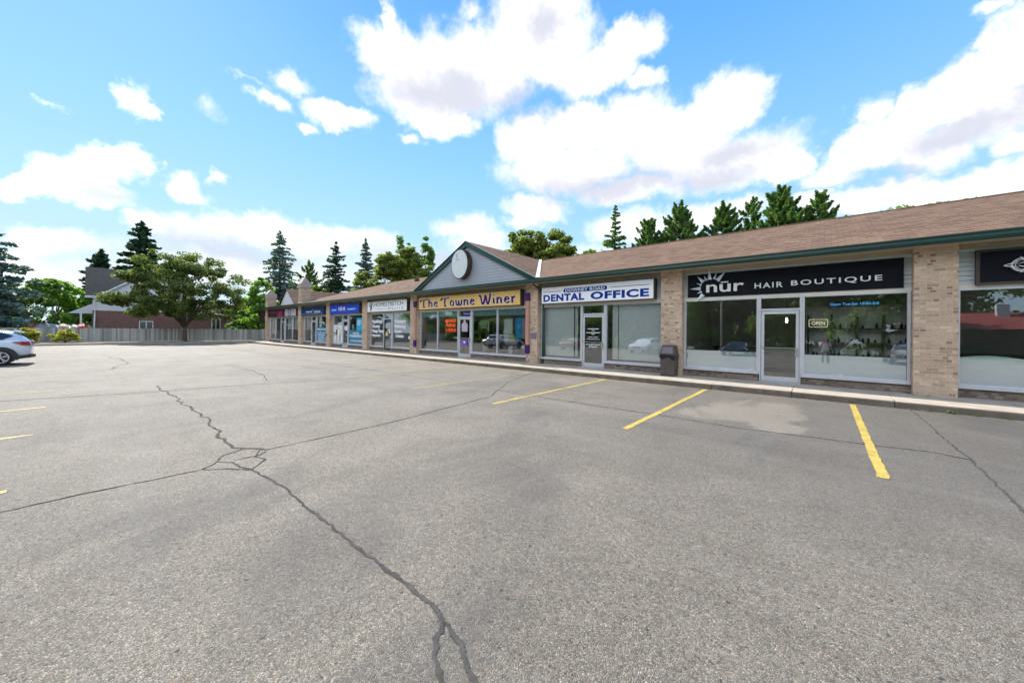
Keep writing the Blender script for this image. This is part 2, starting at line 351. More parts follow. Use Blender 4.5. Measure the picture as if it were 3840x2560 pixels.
simple('royal_blue', (.004, .07, .55), .5, var=.04, spec=.15)
simple('teal', (.01, .17, .30), .4, var=.08)
simple('bright_teal', (.01, .34, .55), .4, var=.08)
simple('mustard', (.70, .46, .15), .6, var=.04, spec=.15)
simple('purple', (.06, .02, .12), .6, var=.08, spec=.1)
simple('bright_purple', (.17, .07, .40), .45, var=.08)
simple('salmon', (.42, .22, .17), .6, var=.08)
simple('magenta', (.42, .02, .15), .4, var=.1)
simple('dark_maroon', (.035, .008, .02), .4, var=.2)
simple('pale_panel', (.42, .37, .45), .5, var=.1)
simple('silver_letter', (.74, .74, .73), .35, .2, var=.03)
simple('steel_blue', (.62, .74, .82), .3, .35, var=.05)
simple('dark_ink', (.03, .04, .045), .6, var=.05, spec=.1)
simple('red_ink', (.5, .03, .03), .5, var=.05)
simple('paper', (.62, .66, .66), .7, var=.04)
simple('paper_yellow', (.55, .55, .2), .7, var=.05)
simple('paper_green', (.2, .42, .22), .7, var=.05)
simple('paper_blue', (.02, .42, .68), .7, var=.05)
simple('skin', (.45, .27, .19), .55, var=.05)
simple('grey_cloth', (.2, .2, .21), .8, var=.1)
simple('neon_red', (.9, .1, .05), .4, var=0, emit=((1, .09, .03), .35))
simple('neon_warm', (.9, .8, .5), .4, var=0, emit=((1, .9, .55), .3))
simple('led_blue', (.1, .4, .9), .4, var=0, emit=((.1, .45, 1), .3))
simple('neon_violet', (.3, .2, .9), .4, var=0, emit=((.35, .2, 1), .2))
simple('interior_wall', (.72, .71, .67), .8, var=.05)
simple('interior_floor', (.42, .37, .31), .6, var=.1)
simple('interior_ceiling', (.8, .8, .78), .8, var=.03)
simple('interior_dark', (.07, .07, .065), .8, var=.1)
simple('blind', (.88, .92, .91), .7, var=.03)
simple('wood_dark', (.05, .035, .025), .5, var=.2)
simple('bin_brown', (.07, .055, .05), .55, var=.2, scale=4)
simple('bag_black', (.015, .015, .02), .25, var=.2)
simple('bark', (.11, .085, .065), .9, var=.3, scale=6, bump=.8, bscale=15)
simple('pale_bark', (.42, .40, .36), .9, var=.3, scale=6)
simple('grass', (.085, .13, .035), .9, var=.4, scale=1.5, bump=.6, bscale=30)
simple('verge', (.13, .115, .07), .95, var=.5, scale=1.3, bump=.6, bscale=30)
simple('yellow_paint', (.46, .335, .07), .7, var=.18, scale=9)
simple('yellow_faded', (.42, .34, .13), .8, var=.28, scale=14)
simple('patch', (.30, .275, .24), .85, var=.22, scale=26, bump=.6, bscale=70)
simple('tyre', (.02, .02, .021), .8, var=.15)
simple('car_glass', (.015, .022, .03), .05, 0, var=0, spec=.8)
simple('tail_red', (.35, .008, .02), .15, var=.05, coat=1)
simple('head_clear', (.7, .75, .8), .1, .3, var=0)
simple('car_cladding', (.03, .03, .032), .6, var=.1)
for nm, c_ in (('car_silver_blue', (.64, .69, .76)), ('car_white', (.72, .73, .75)), ('car_dark', (.03, .045, .06)), ('car_grey', (.12, .13, .14)), ('car_red', (.28, .02, .03))):
    simple(nm, c_, .28, .25 if nm != 'car_white' else 0, var=.02, coat=.8)
simple('tarp_red', (.5, .07, .04), .6, var=.3, scale=5)
simple('tarp_grey', (.3, .32, .32), .6, var=.3, scale=5)
simple('tarp_beige', (.5, .36, .27), .7, var=.3, scale=5)
simple('plaque', (.16, .14, .17), .5, var=.1)
ragged('crack_seal', 1.5, 30, .70, 26); ragged('thin_crack', 1.3, 16); ragged('yellow_paint', .45, 34, .60, 55); ragged('yellow_faded', .6, 30, .55, 50)
mat_island('fence_wood', (.24, .24, .23), (.60, .60, .58), .85, (8, 8, .6))
mat_leaf('leaf_green', (0.061, 0.128, 0.027), (0.176, 0.27, 0.054), .45)
mat_leaf('leaf_bright', (0.088, 0.176, 0.033), (0.231, 0.363, 0.066), .5)
mat_leaf('leaf_maple', (0.046, 0.092, 0.029), (0.149, 0.189, 0.054), .42, (.32, .15, .04), .17)
mat_leaf('leaf_olive', (0.068, 0.095, 0.024), (0.23, 0.257, 0.061), .45)
mat_leaf('needle_dark', (0.024, 0.057, 0.035), (0.068, 0.121, 0.061), .2)
mat_leaf('needle_blue', (0.074, 0.121, 0.108), (0.189, 0.27, 0.257), .2)
mat_leaf('needle_pine', (0.041, 0.095, 0.034), (0.149, 0.243, 0.068), .3)
mat_leaf('leaf_yellow', (.22, .20, .02), (.42, .38, .05), .4)
mat_leaf('weed_leaf', (.05, .085, .02), (.14, .18, .05), .3)
mat_leaf('dry_leaf', (.25, .13, .04), (.40, .26, .10), .2)
mat_glass('shop_glass')
mat_glass('frosted_film', film=(.38, .48, .49), base=.36)
mat_glass('valance_film', film=(.10, .19, .20))

# ------------------------------------------------------------------ mesh builder
ORG = {}
class MB:
    def __init__(s): s.v = []; s.f = []; s.uv = []; s.mi = []
    def face(s, pts, uv=None, mi=0):
        b = len(s.v); pts = [Vector(p) for p in pts]; s.v += pts
        s.f.append(tuple(range(b, b+len(pts)))); s.mi.append(mi)
        if uv is None:
            n = Vector((0, 0, 0))
            for i in range(len(pts)):
                a, c = pts[i], pts[(i+1) % len(pts)]; n += a.cross(c)
            ax = max(range(3), key=lambda i: abs(n[i]))
            if ax == 0: uv = [(p.y, p.z) for p in pts]
            elif ax == 1: uv = [(p.x, p.z) for p in pts]
            else: uv = [(p.x, p.y) for p in pts]
        s.uv.append(uv)
    def box(s, x0, x1, y0, y1, z0, z1, mi=0):
        a = [(x0, y0, z0), (x1, y0, z0), (x1, y1, z0), (x0, y1, z0), (x0, y0, z1), (x1, y0, z1), (x1, y1, z1), (x0, y1, z1)]
        b = len(s.v); s.v += [Vector(p) for p in a]
        for q in ((0, 3, 2, 1), (4, 5, 6, 7), (0, 1, 5, 4), (1, 2, 6, 5), (2, 3, 7, 6), (3, 0, 4, 7)):
            s.f.append(tuple(b+i for i in q)); s.mi.append(mi)
            pts = [Vector(a[i]) for i in q]
            n = (pts[1]-pts[0]).cross(pts[2]-pts[0]); ax = max(range(3), key=lambda i: abs(n[i]))
            s.uv.append([(p.y, p.z) if ax == 0 else ((p.x, p.z) if ax == 1 else (p.x, p.y)) for p in pts])
        return s
    def loft(s, rings, closed=True, caps=True, mi=0):
        b = len(s.v); n = len(rings[0])
        for r in rings: s.v += [Vector(p) for p in r]
        for k in range(len(rings)-1):
            for i in range(n if closed else n-1):
                j = (i+1) % n
                q = (b+k*n+i, b+k*n+j, b+(k+1)*n+j, b+(k+1)*n+i)
                s.f.append(q); s.mi.append(mi)
                s.uv.append([(s.v[x].x+s.v[x].y, s.v[x].z) for x in q])
        if caps and closed:
            for k, rev in ((0, True), (len(rings)-1, False)):
                q = [b+k*n+i for i in range(n)]
                if rev: q = q[::-1]
                s.f.append(tuple(q)); s.mi.append(mi); s.uv.append([(s.v[x].x+s.v[x].y, s.v[x].z) for x in q])
        return s
    def tube(s, path, rad, n=8, mi=0):
        path = [Vector(p) for p in path]
        rr = rad if hasattr(rad, '__len__') else [rad]*len(path)
        rings = []
        up = Vector((0, 0, 1))
        for i, p in enumerate(path):
            d = (path[min(i+1, len(path)-1)]-path[max(i-1, 0)]).normalized()
            a = d.cross(up)
            if a.length < .05: a = d.cross(Vector((1, 0, 0)))
            a.normalize(); c = d.cross(a)
            rings.append([p+(a*math.cos(t)+c*math.sin(t))*rr[i] for t in [2*math.pi*k/n for k in range(n)]])
        return s.loft(rings, mi=mi)
    def prism(s, poly, fn, d0, d1, mi=0):
        """poly of 2d points, fn(u, v, d) -> 3d"""
        A = [fn(u, v, d0) for u, v in poly]; B = [fn(u, v, d1) for u, v in poly]
        return s.loft([A, B], mi=mi)
    def build(s, name, mats, parent=None, smooth=False, weld=False):
        me = bpy.data.meshes.new(name)
        o = ORG.get(parent.name, Vector((0, 0, 0))) if parent else Vector((0, 0, 0))
        me.from_pydata([tuple(p-o) for p in s.v], [], s.f)
        ul = me.uv_layers.new(name='UVMap')
        flat = [c for f in s.uv for p in f for c in (p[0], p[1])]
        ul.data.foreach_set('uv', flat)
        if not isinstance(mats, (list, tuple)): mats = [mats]
        for mm in mats: me.materials.append(MATS[mm])
        me.polygons.foreach_set('material_index', s.mi)
        if smooth: me.polygons.foreach_set('use_smooth', [True]*len(me.polygons))
        if weld:
            bm = bmesh.new(); bm.from_mesh(me); bmesh.ops.remove_doubles(bm, verts=bm.verts, dist=.0005)
            bmesh.ops.recalc_face_normals(bm, faces=bm.faces); bm.to_mesh(me); bm.free()
        me.validate()
        ob = bpy.data.objects.new(name, me); col.objects.link(ob)
        if parent: ob.parent = parent; ORG[ob.name] = o
        return ob
def tag(o, label=None, cat=None, group=None, kind=None):
    if label: o['label'] = label
    if cat: o['category'] = cat
    if group: o['group'] = group
    if kind: o['kind'] = kind
    return o
def empty(name, loc, label, cat, group=None, rz=0, local=False):
    o = bpy.data.objects.new(name, None); col.objects.link(o); o.location = loc; o.rotation_euler.z = rz
    o.empty_display_size = .2
    ORG[o.name] = Vector((0, 0, 0)) if local else Vector(loc)
    return tag(o, label, cat, group)
def kids(o): return [c for c in KIDS.get(o.name, [])]
def copy_thing(o, loc, rz=0, scale=1, label=None, mats=None):
    c = o.copy(); col.objects.link(c); c.location = loc; c.rotation_euler.z = rz; c.scale = (scale,)*3 if not hasattr(scale, '__len__') else scale
    if label: c['label'] = label
    def rec(a, b):
        for ch in a.children:
            d = ch.copy(); col.objects.link(d); d.parent = b
            if mats:
                for i, sl in enumerate(d.material_slots):
                    if sl.material and sl.material.name in mats:
                        nm_ = mats[sl.material.name]; sl.link = 'OBJECT'; sl.material = MATS[nm_]
            rec(ch, d)
    rec(o, c)
    return c
def b2(x0, x1, y0, y1, z0, z1, name, m, parent=None): return MB().box(x0, x1, y0, y1, z0, z1).build(name, m, parent)

def text_mesh(s, bold=0., shear=0., spacing=1., resolution=3):
    cu = bpy.data.curves.new('t', 'FONT'); cu.body = s; cu.size = 1; cu.offset = bold; cu.shear = shear
    cu.space_character = spacing; cu.resolution_u = resolution; cu.extrude = .02; cu.align_x = 'CENTER'
    ob = bpy.data.objects.new('t', cu); col.objects.link(ob)
    bpy.context.view_layer.update()
    me = bpy.data.meshes.new_from_object(ob.evaluated_get(bpy.context.evaluated_depsgraph_get()))
    bpy.data.objects.remove(ob); bpy.data.curves.remove(cu)
    return me
def text(s, box, y, m, parent, name='lettering', bold=0., shear=0., spacing=1., depth=.004, label=None):
    """lettering standing in the facade plane at depth y, fitted to box (x0, x1, z0, z1), facing -Y; a list of (string, box) pairs gives one mesh per line"""
    if isinstance(s, list):
        for st, bx in s: ob = text(st, bx, y, m, parent, name, bold, shear, spacing, depth, label)
        return ob
    pairs = [(s, box)]
    bm = bmesh.new()
    for st, (x0, x1, z0, z1) in pairs:
        me = text_mesh(st, bold, shear, spacing)
        co = np.array([v.co[:] for v in me.vertices]); mn, mx = co.min(0), co.max(0)
        sx, sy = (x1-x0)/(mx[0]-mn[0]), (z1-z0)/(mx[1]-mn[1])
        for v in me.vertices:
            x, yy, z = v.co
            v.co = (x0+(x-mn[0])*sx, y-(depth if z > 0 else -.002), z0+(yy-mn[1])*sy)
        bm.from_mesh(me); bpy.data.meshes.remove(me)
    me = bpy.data.meshes.new(name)
    o = ORG.get(parent.name, Vector((0, 0, 0))) if parent else Vector((0, 0, 0))
    for v in bm.verts: v.co -= o
    bm.to_mesh(me); bm.free(); me.materials.append(MATS[m])
    ob = bpy.data.objects.new(name, me); col.objects.link(ob)
    if parent: ob.parent = parent; ORG[ob.name] = o
    if label: ob['label'] = label
    return ob

def nib_text(strokes, box, y, width, ang, m, parent, name='lettering', depth=.006, grow=0.):
    """broad-nib lettering: every stroke is a polyline in letter units swept by a slanted nib"""
    pts = [p for st in strokes for p in st]
    ux0, ux1 = min(p[0] for p in pts), max(p[0] for p in pts)
    uy0, uy1 = min(p[1] for p in pts), max(p[1] for p in pts)
    x0, x1, z0, z1 = box
    sx, sz = (x1-x0)/(ux1-ux0), (z1-z0)/(uy1-uy0)
    nx, nz = math.cos(ang)*width/2, math.sin(ang)*width/2
    t = .011 + grow
    mb = MB()
    k = 0
    for st in strokes:
        P = [Vector((x0+(a-ux0)*sx, z0+(b-uy0)*sz)) for a, b in st]
        # round the polyline
        Q = [P[0]]
        for i in range(1, len(P)-1):
            Q += [P[i]*.75+P[i-1]*.25, P[i]*.75+P[i+1]*.25] if len(P) > 2 else [P[i]]
        Q.append(P[-1])
        g = grow
        for i in range(len(Q)-1):
            a, b = Q[i], Q[i+1]
            d = (b-a)
            if d.length < 1e-5: continue
            d.normalize(); nn = Vector((-d.y, d.x)); N = Vector((nx, nz))
            hw = abs(N.dot(nn))+t; e = d*(abs(N.dot(d))*.55+g)
            off = nn*hw
            poly = [a-e-off, b+e-off, b+e+off, a-e+off]
            yy = y-depth-.0004*(k % 7); k += 1
            mb.prism([(p.x, p.y) for p in poly], lambda u, v, dd: (u, dd, v), y, yy)
    return mb.build(name, m, parent)

# ------------------------------------------------------------------ ground
def sheet(name, poly, z, m, kind='structure', parent=None, th=None):
    mb = MB(); mb.face([(x, y, z) for x, y in poly]); o = mb.build(name, m, parent); o['kind'] = kind; return o
sheet('ground', [(-900, -900), (900, -900), (900, 900), (-900, 900)], -.03, 'grass')
lot = [(-49.6, -16), (20, -16), (20, 11.85), (-48.2, 11.85), (-49.6, 10.6)]
sheet('parking_lot', lot, 0, 'asphalt')
sheet('verge', [(-66, -40), (-49.8, -40), (-49.8, 12), (-47.3, 13.4), (-47.3, 30), (-66, 30)], .10, 'verge')
mb = MB(); mb.box(-49.9, -49.6, -40, 10.6, 0, .14)
mb.loft([[(-49.9, 10.6, 0), (-49.6, 10.6, 0), (-49.6, 10.6, .14), (-49.9, 10.6, .14)], [(-49.2, 12.1, 0), (-49.0, 11.85, 0), (-49.0, 11.85, .14), (-49.2, 12.1, .14)], [(-48.2, 12.3, 0), (-48.2, 12.0, 0), (-48.2, 12.0, .14), (-48.2, 12.3, .14)]])
mb.build('kerb', 'concrete')['kind'] = 'structure'
# sidewalk slabs and kerb stones with open joints
mb = MB(); kb = MB()
x = -48.2; i = 0
while x < 19:
    L = 1.83
    j = rnd.uniform(-.006, .006); q = rnd.uniform(-.006, .008)
    g = .007
    z0 = .155+j
    ky = 11.73+q
    # kerb stone: worn top edge
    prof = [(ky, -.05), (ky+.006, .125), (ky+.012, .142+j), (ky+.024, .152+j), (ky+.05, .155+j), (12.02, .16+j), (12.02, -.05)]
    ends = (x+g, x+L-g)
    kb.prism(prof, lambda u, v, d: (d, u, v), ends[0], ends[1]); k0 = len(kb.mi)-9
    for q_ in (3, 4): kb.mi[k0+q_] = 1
    mb.prism([(12.03, -.05), (12.03, .16+j), (13.45, .195), (13.45, -.05)], lambda u, v, d: (d, u, v), x+.004, x+L-.004)
    x += L; i += 1
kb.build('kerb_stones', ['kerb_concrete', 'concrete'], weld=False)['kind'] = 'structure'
mb.build('sidewalk', 'concrete')['kind'] = 'structure'

def ribbon(name, pts, w0, m, jag=.02, step=.12, z=.004, seed=1, wj=.35, w1=None):
    r = random.Random(seed); mb = MB(); P = []
    pts = [Vector(p) for p in pts]
    tot = 0
    for a, b in zip(pts, pts[1:]):
        n = max(1, int((b-a).length/step))
        for k in range(n):
            P.append(a.lerp(b, k/n))
    P.append(pts[-1])
    off = 0; L = []; Rr = []
    for k, p in enumerate(P):
        d = (P[min(k+1, len(P)-1)]-P[max(k-1, 0)]).normalized(); n = Vector((-d.y, d.x))
        off = off*.7+r.uniform(-jag, jag)
        ww = (w0 if w1 is None else w0+(w1-w0)*k/len(P))/2*(.98 if 'crack' in name else 1.05)
        L.append(p+n*(off+ww*(1+r.uniform(-wj, wj)))); Rr.append(p+n*(off-ww*(1+r.uniform(-wj, wj))))
    for k in range(len(P)-1):
        mb.face([(*Rr[k], z), (*Rr[k+1], z), (*L[k+1], z), (*L[k], z)], uv=[(k*step, 0), ((k+1)*step, 0), ((k+1)*step, 1), (k*step, 1)])
    o = mb.build(name, m); o['kind'] = 'structure'; return o
# sealed crack running away from the camera, its fork, the net around the crossing
ribbon('sealed_crack', [(-14.4, 1.38), (-11.5, 1.36), (-9.8, 1.42), (-8.3, 1.5), (-7.1, 1.38), (-6.09, 1.44), (-5.81, 1.56)], .03, 'crack_seal', .05, .13, seed=3, wj=.7, w1=.045)
ribbon('sealed_crack', [(-5.1, 1.3), (-4.15, 1.36), (-3.03, 1.36), (-2.23, 1.38), (-1.81, 1.36), (-1.46, 1.3), (-1.25, 1.2), (-.9, 1.05), (-.3, .9)], .026, 'crack_seal', .012, .06, seed=4, wj=.45, w1=.036)
ribbon('sealed_crack', [(-1.64, 1.33), (-1.58, 1.24), (-1.5, 1.17), (-1.36, 1.11), (-1.1, 1.0), (-.8, .7)], .034, 'crack_seal', .012, .05, seed=5, wj=.4)
net = [[(-6.09, 1.43), (-5.95, 1.2), (-5.85, 1.12), (-5.65, 1.05), (-5.53, .92)], [(-5.81, 1.56), (-5.6, 1.45), (-5.39, 1.5)], [(-5.61, 1.23), (-5.61, 1.51), (-5.7, 1.62)], [(-5.39, 1.5), (-5.25, 1.4), (-5.1, 1.3)], [(-5.1, 1.3), (-5.35, 1.1), (-5.53, .92)], [(-5.1, 1.3), (-5.3, 1.2), (-5.55, 1.2), (-5.7, 1.08)]]
for i, n_ in enumerate(net): ribbon('sealed_crack', n_, .022, 'crack_seal', .012, .06, z=.0045+.0002*i, seed=20+i, wj=.6)
ribbon('thin_crack', [(-5.6, -12), (-5.58, -.5), (-5.6, 0), (-5.53, .92)], .02, 'thin_crack', .012, .1, seed=6, wj=.6)
ribbon('thin_crack', [(-5.8, 1.6), (-5.86, 3.56), (-6.1, 5.2), (-6.35, 6.63), (-6.94, 7.6), (-7.6, 8.7), (-8.5, 11.0), (-8.7, 11.75)], .022, 'thin_crack', .012, .14, seed=7, wj=.6)
ribbon('thin_crack', [(-13.77, -12), (-13.77, -1.2), (-13.1, 1.13), (-12.9, 2.6), (-12, 5.7), (-11.9, 11.7)], .03, 'thin_crack', .02, .2, seed=8, wj=.6)
ribbon('thin_crack', [(-22, 7.45), (-9.5, 7.5), (-5.5, 7.38), (-2.6, 7.42), (-1.1, 7.38), (.5, 7.6), (1.2, 7.75), (1.49, 7.6)], .024, 'thin_crack', .012, .14, seed=9, wj=.6)
ribbon('sealed_crack', [(1.44, 11.75), (1.47, 8.5), (1.47, 7.1), (1.46, 6.3), (1.42, 5.6), (1.35, 4.2), (1.5, 2.5)], .02, 'crack_seal', .014, .09, seed=10, wj=.8, w1=.035)
ribbon('sealed_crack', [(-20.8, 4.14), (-18.2, 4.3), (-15.3, 4.1), (-13.3, 3.8)], .03, 'crack_seal', .05, .3, seed=11, wj=.6)
ribbon('thin_crack', [(-32.1, .7), (-28.4, 1.2), (-24.3, 1.4), (-22.5, 1.0), (-20.9, .67)], .03, 'thin_crack', .08, .3, seed=12)
ribbon('thin_crack', [(-27.8, -8), (-27.8, 0), (-27.2, 6), (-27.2, 11.7)], .03, 'thin_crack', .03, .3, seed=13)
ribbon('thin_crack', [(-44, 7.5), (-30, 7.5), (-22, 7.45)], .03, 'thin_crack', .03, .3, seed=14)
# bay lines
def line(x0, x1, y0, y1, m, w_, seed):
    ribbon('parking_line', [(x0, y0), (x1, y1)], w_, m, .004, .08, z=.0052, seed=seed, wj=.09)
for k in range(15):
    xx = .51-3.09*k
    line(xx+.02, xx, 5.97, 11.58 if k < 4 else 11.5, 'yellow_paint' if k < 3 else 'yellow_faded', .12 if k < 3 else .09, 40+k)
for k in range(15):
    xx = -3.3-2.95*k
    line(xx, xx, -6.2, -.5, 'yellow_paint' if k < 4 else 'yellow_faded', .11, 70+k)

# ------------------------------------------------------------------ the plaza building
YG, YP = 13.30, 13.00            # glass plane, front of the pillars
XL, XR = -47.35, 14.0
B = empty('shopping_plaza', (-16, 13.3, .15), 'long single-storey tan brick shopping plaza with brown shingle roof and green gutters', 'building')
PIL = [(-47.03, -46.33), (-37.48, -36.78), (-31.37, -30.70), (-25.31, -24.63), (-19.35, -18.68), (-10.27, -9.63), (-4.31, -3.63), (1.64, 2.34), (7.6, 8.3), (13.3, 14.0)]
for (a, b) in PIL:
    b2(a, b, YP, YG+.12, .15, 3.72, 'brick_pillar', 'tan_brick', B)
# end and back walls, floor, ceiling, partitions
b2(XL, XL+.2, YG+.1, 24.8, .1, 3.9, 'end_wall', 'tan_brick', B)
b2(XR-.2, XR, YG+.14, 24.8, .1, 3.9, 'end_wall', 'tan_brick', B)
b2(XL+.2, XR-.2, 24.6, 24.8, .1, 3.9, 'back_wall', 'tan_brick', B)
b2(XL+.2, XR-.2, YG+.2, 24.6, .1, .2, 'floor', 'interior_floor', B)
b2(XL+.2, XR-.2, YG+.2, 24.6, 2.98, 3.05, 'ceiling', 'interior_ceiling', B)
b2(XL+.2, XR-.2, 18.4, 18.5, .2, 2.98, 'inner_wall', 'interior_wall', B)
b2(-.42, 1.82, 14.52, 14.58, .2, 2.45, 'display_wall', 'interior_wall', B)
for (a, b) in PIL[1:-1]:
    c = (a+b)/2
    b2(c-.08, c+.08, YG+.14, 18.4, .2, 2.98, 'partition', 'interior_wall', B)
# frieze boards, siding, soffit, header over each bay
sid = MB(); hdr = MB(); fr = MB()
for (p, q) in zip(PIL, PIL[1:]):
    a, b = p[1], q[0]
    n = 7; z0, z1 = 2.80, 3.55; h = (z1-z0)/n
    for i in range(n):
        za = z0+i*h
        sid.prism([(YG+.05, za), (YG-.030, za), (YG-.003, za+h-.002), (YG+.05, za+h-.002)], lambda u, v, d: (d, u, v), a+.002, b-.002)
    hdr.box(a+.001, b-.001, YG-.05, YG+.10, 2.72, 2.797)
    fr.box(a+.001, b-.001, YG-.035, YG+.10, 3.552, 3.62)
sid.build('siding', 'siding', B); hdr.build('header_trim', 'cream_trim', B); fr.build('frieze_board', 'trim_blue', B)
mb = MB()
for (p, q) in zip(PIL, PIL[1:]): mb.box(p[1]+.001, q[0]-.001, YG-.02, YG+.1, 3.622, 3.72)
mb.build('upper_wall', 'soffit', B)
b2(XL-.1, XR+.3, 12.60, YG+.1, 3.722, 3.75, 'soffit', 'soffit', B)
# gutters: K profile with a lit rolled lip
def gutter(x0, x1, y=12.47, z=3.735):
    prof = [(y+.125, z-.045), (y+.05, z-.045), (y+.045, z-.01), (y+.008, z+.02), (y+.012, z+.075), (y-.014, z+.108), (y-.014, z+.13), (y+.006, z+.13), (y+.018, z+.118), (y+.125, z+.112)]
    return MB().prism(prof, lambda u, v, d: (d, u, v), x0, x1).build('gutter', 'green_metal', B)
gutter(-37.25, XR+.3)
gutter(XL-.15, -37.28, 12.50, 3.73)
b2(XL-.1, XR+.3, 12.597, 12.64, 3.755, 3.85, 'fascia', 'green_metal', B)
# downspouts beside three pillars
def downspout(x):
    MB().tube([(x, 12.55, 3.73), (x, 12.58, 3.62), (x+.06, 13.0, 3.44), (x+.07, YG-.07, 3.33), (x+.07, YG-.07, 3.15), (x+.07, YG-.07, .25), (x+.07, YG-.2, .2)], .042, 8).build('downspout', 'green_metal', B, smooth=True)
for x in (-37.75, -19.52, -9.55): downspout(x)
# main roof
RIDGE_Y, RIDGE_Z, EY, EZ = 18.8, 6.05, 12.52, 3.862
def slope(mb, pts, u0, vdir):
    """pts 3d; uv = (along, up the slope)"""
    mb.face(pts, uv=[(Vector(p).dot(u0), Vector(p).dot(vdir)) for p in pts])
roof = MB()
sv = Vector((0, RIDGE_Y-EY, RIDGE_Z-EZ)).normalized()
ux = Vector((1, 0, 0))
GX0, GX1, GPX, GPZ = -18.1, -9.5, -13.8, 6.0        # street-front pediment
slope(roof, [(-37.2, EY, EZ), (XR+.3, EY, EZ), (XR+.3, RIDGE_Y, RIDGE_Z), (-30.9, RIDGE_Y, RIDGE_Z)], ux, sv)
slope(roof, [(XR+.3, 25.1, EZ), (-37.2, 25.1, EZ), (-30.9, RIDGE_Y, RIDGE_Z), (XR+.3, RIDGE_Y, RIDGE_Z)], ux, Vector((0, -sv.y, sv.z)))
slope(roof, [(-37.2, 25.1, EZ), (-37.2, EY, EZ), (-30.9, RIDGE_Y, RIDGE_Z)], Vector((0, 1, 0)), Vector((sv.y, 0, sv.z)))
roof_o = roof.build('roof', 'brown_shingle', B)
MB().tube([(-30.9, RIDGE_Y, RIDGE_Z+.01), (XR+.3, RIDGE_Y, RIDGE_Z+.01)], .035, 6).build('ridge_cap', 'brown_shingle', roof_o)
MB().box(-24.6, -24.3, 16.9, 17.15, 5.3, 5.62).build('roof_vent', 'black_metal', roof_o)
# pediment over the wine shop: gable wall, green rakes, two roof slopes with valley flashing
GY = 12.62
gw = MB(); n = 15
for i in range(n):
    f0, f1 = i/n, (i+1)/n
    za, zb = 3.865+(GPZ-3.865-.05)*f0, 3.865+(GPZ-3.865-.05)*f1
    l0, r0 = GX0+(GPX-GX0)*f0, GX1+(GPX-GX1)*f0
    l1, r1 = GX0+(GPX-GX0)*f1, GX1+(GPX-GX1)*f1
    gw.face([(l0, GY-.018, za), (r0, GY-.018, za), (r1, GY, zb), (l1, GY, zb)])
    gw.face([(l0, GY, za), (r0, GY, za), (r0, GY-.018, za), (l0, GY-.018, za)])
gw.build('gable_wall', 'gable_siding', B)
pr = MB()
for sgn, gx in ((1, GX0-.12), (-1, GX1+.12)):
    apex = (GPX, GPZ+.10); foot = (gx, 3.88)
    d = Vector((apex[0]-foot[0], apex[1]-foot[1])).normalized(); nn = Vector((-d.y, d.x))*(1 if sgn > 0 else -1)
    if nn.y > 0: nn = -nn
    A = [(foot[0], foot[1]), apex, (GPX, GPZ-.13), (foot[0]-nn.x*0+d.x*.45, 3.88)]
    pr.prism(A, lambda u, v, dd: (u, dd, v), GY-.12, GY-.02)
    B2_ = [(foot[0]-sgn*.03, foot[1]+.015), (apex[0], apex[1]+.035), (apex[0], apex[1]+.002), (foot[0]+sgn*.02, foot[1]-.02)]
    pr.prism(B2_, lambda u, v, dd: (u, dd, v), GY-.16, GY+.0)
pr.build('gable_rake', 'green_metal', B)
gr = MB()
vy = RIDGE_Y
run = abs(GX1-GPX); s1 = Vector((-run, 0, GPZ+.12-3.89)).normalized()
slope(gr, [(GX1+.12, GY-.14, 3.90), (GX1+.12, GY+.02, 3.90), (GPX, vy+.15, GPZ+.13), (GPX, GY-.14, GPZ+.13)], Vector((0, 1, 0)), s1)
slope(gr, [(GX0-.12, GY+.02, 3.90), (GX0-.12, GY-.14, 3.90), (GPX, GY-.14, GPZ+.13), (GPX, vy+.15, GPZ+.13)], Vector((0, -1, 0)), Vector((-s1.x, 0, s1.z)))
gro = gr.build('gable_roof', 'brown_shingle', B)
fl = MB()
for gx in (GX1+.12, GX0-.12):
    e = .11
    a = Vector((gx, GY+.02, 3.925)); b = Vector((GPX, vy+.1, GPZ+.15))
    fl.face([a+Vector((-e, 0, .03)), a+Vector((e, 0, .0)), b+Vector((e, 0, 0)), b+Vector((-e, 0, .03))])
fl.build('valley_flashing', 'cream_trim', B)
# roof over the first shop with a small steep cross gable
lr = MB()
zt = EZ+(15.2-EY)*(RIDGE_Z-EZ)/(RIDGE_Y-EY)*.55
slope(lr, [(XL-.15, EY+.02, EZ-.005), (-37.2, EY+.02, EZ-.005), (-37.2, 15.2, zt), (XL+1.5, 15.2, zt)], ux, sv)
slope(lr, [(XL-.15, 24.9, EZ-.005), (XL-.15, EY+.02, EZ-.005), (XL+1.5, 15.2, zt), (XL+1.5, 24, zt)], Vector((0, 1, 0)), Vector((1, 0, 0)))
lr.face([(XL+1.5, 15.2, zt), (-37.2, 15.2, zt), (-37.2, 24.9, zt), (XL+1.5, 24.9, zt)])
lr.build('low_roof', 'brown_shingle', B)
cx, cz, cy0, cy1 = -44.15, 5.86, 14.1, 21.5
cg = MB()
slope(cg, [(-41.9, cy0, 4.2), (-41.9, cy1, 4.2), (cx, cy1, cz), (cx, cy0, cz)], Vector((0, 1, 0)), Vector((-.8, 0, .6)))
slope(cg, [(-46.4, cy1, 4.2), (-46.4, cy0, 4.2), (cx, cy0, cz), (cx, cy1, cz)], Vector((0, 1, 0)), Vector((.8, 0, .6)))
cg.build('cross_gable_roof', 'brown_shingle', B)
MB().prism([(-46.25, 4.1), (-42.05, 4.1), (cx, cz-.06)], lambda u, v, d: (u, d, v), cy0+.12, cy0+.2).build('cross_gable_wall', 'white_siding', B)
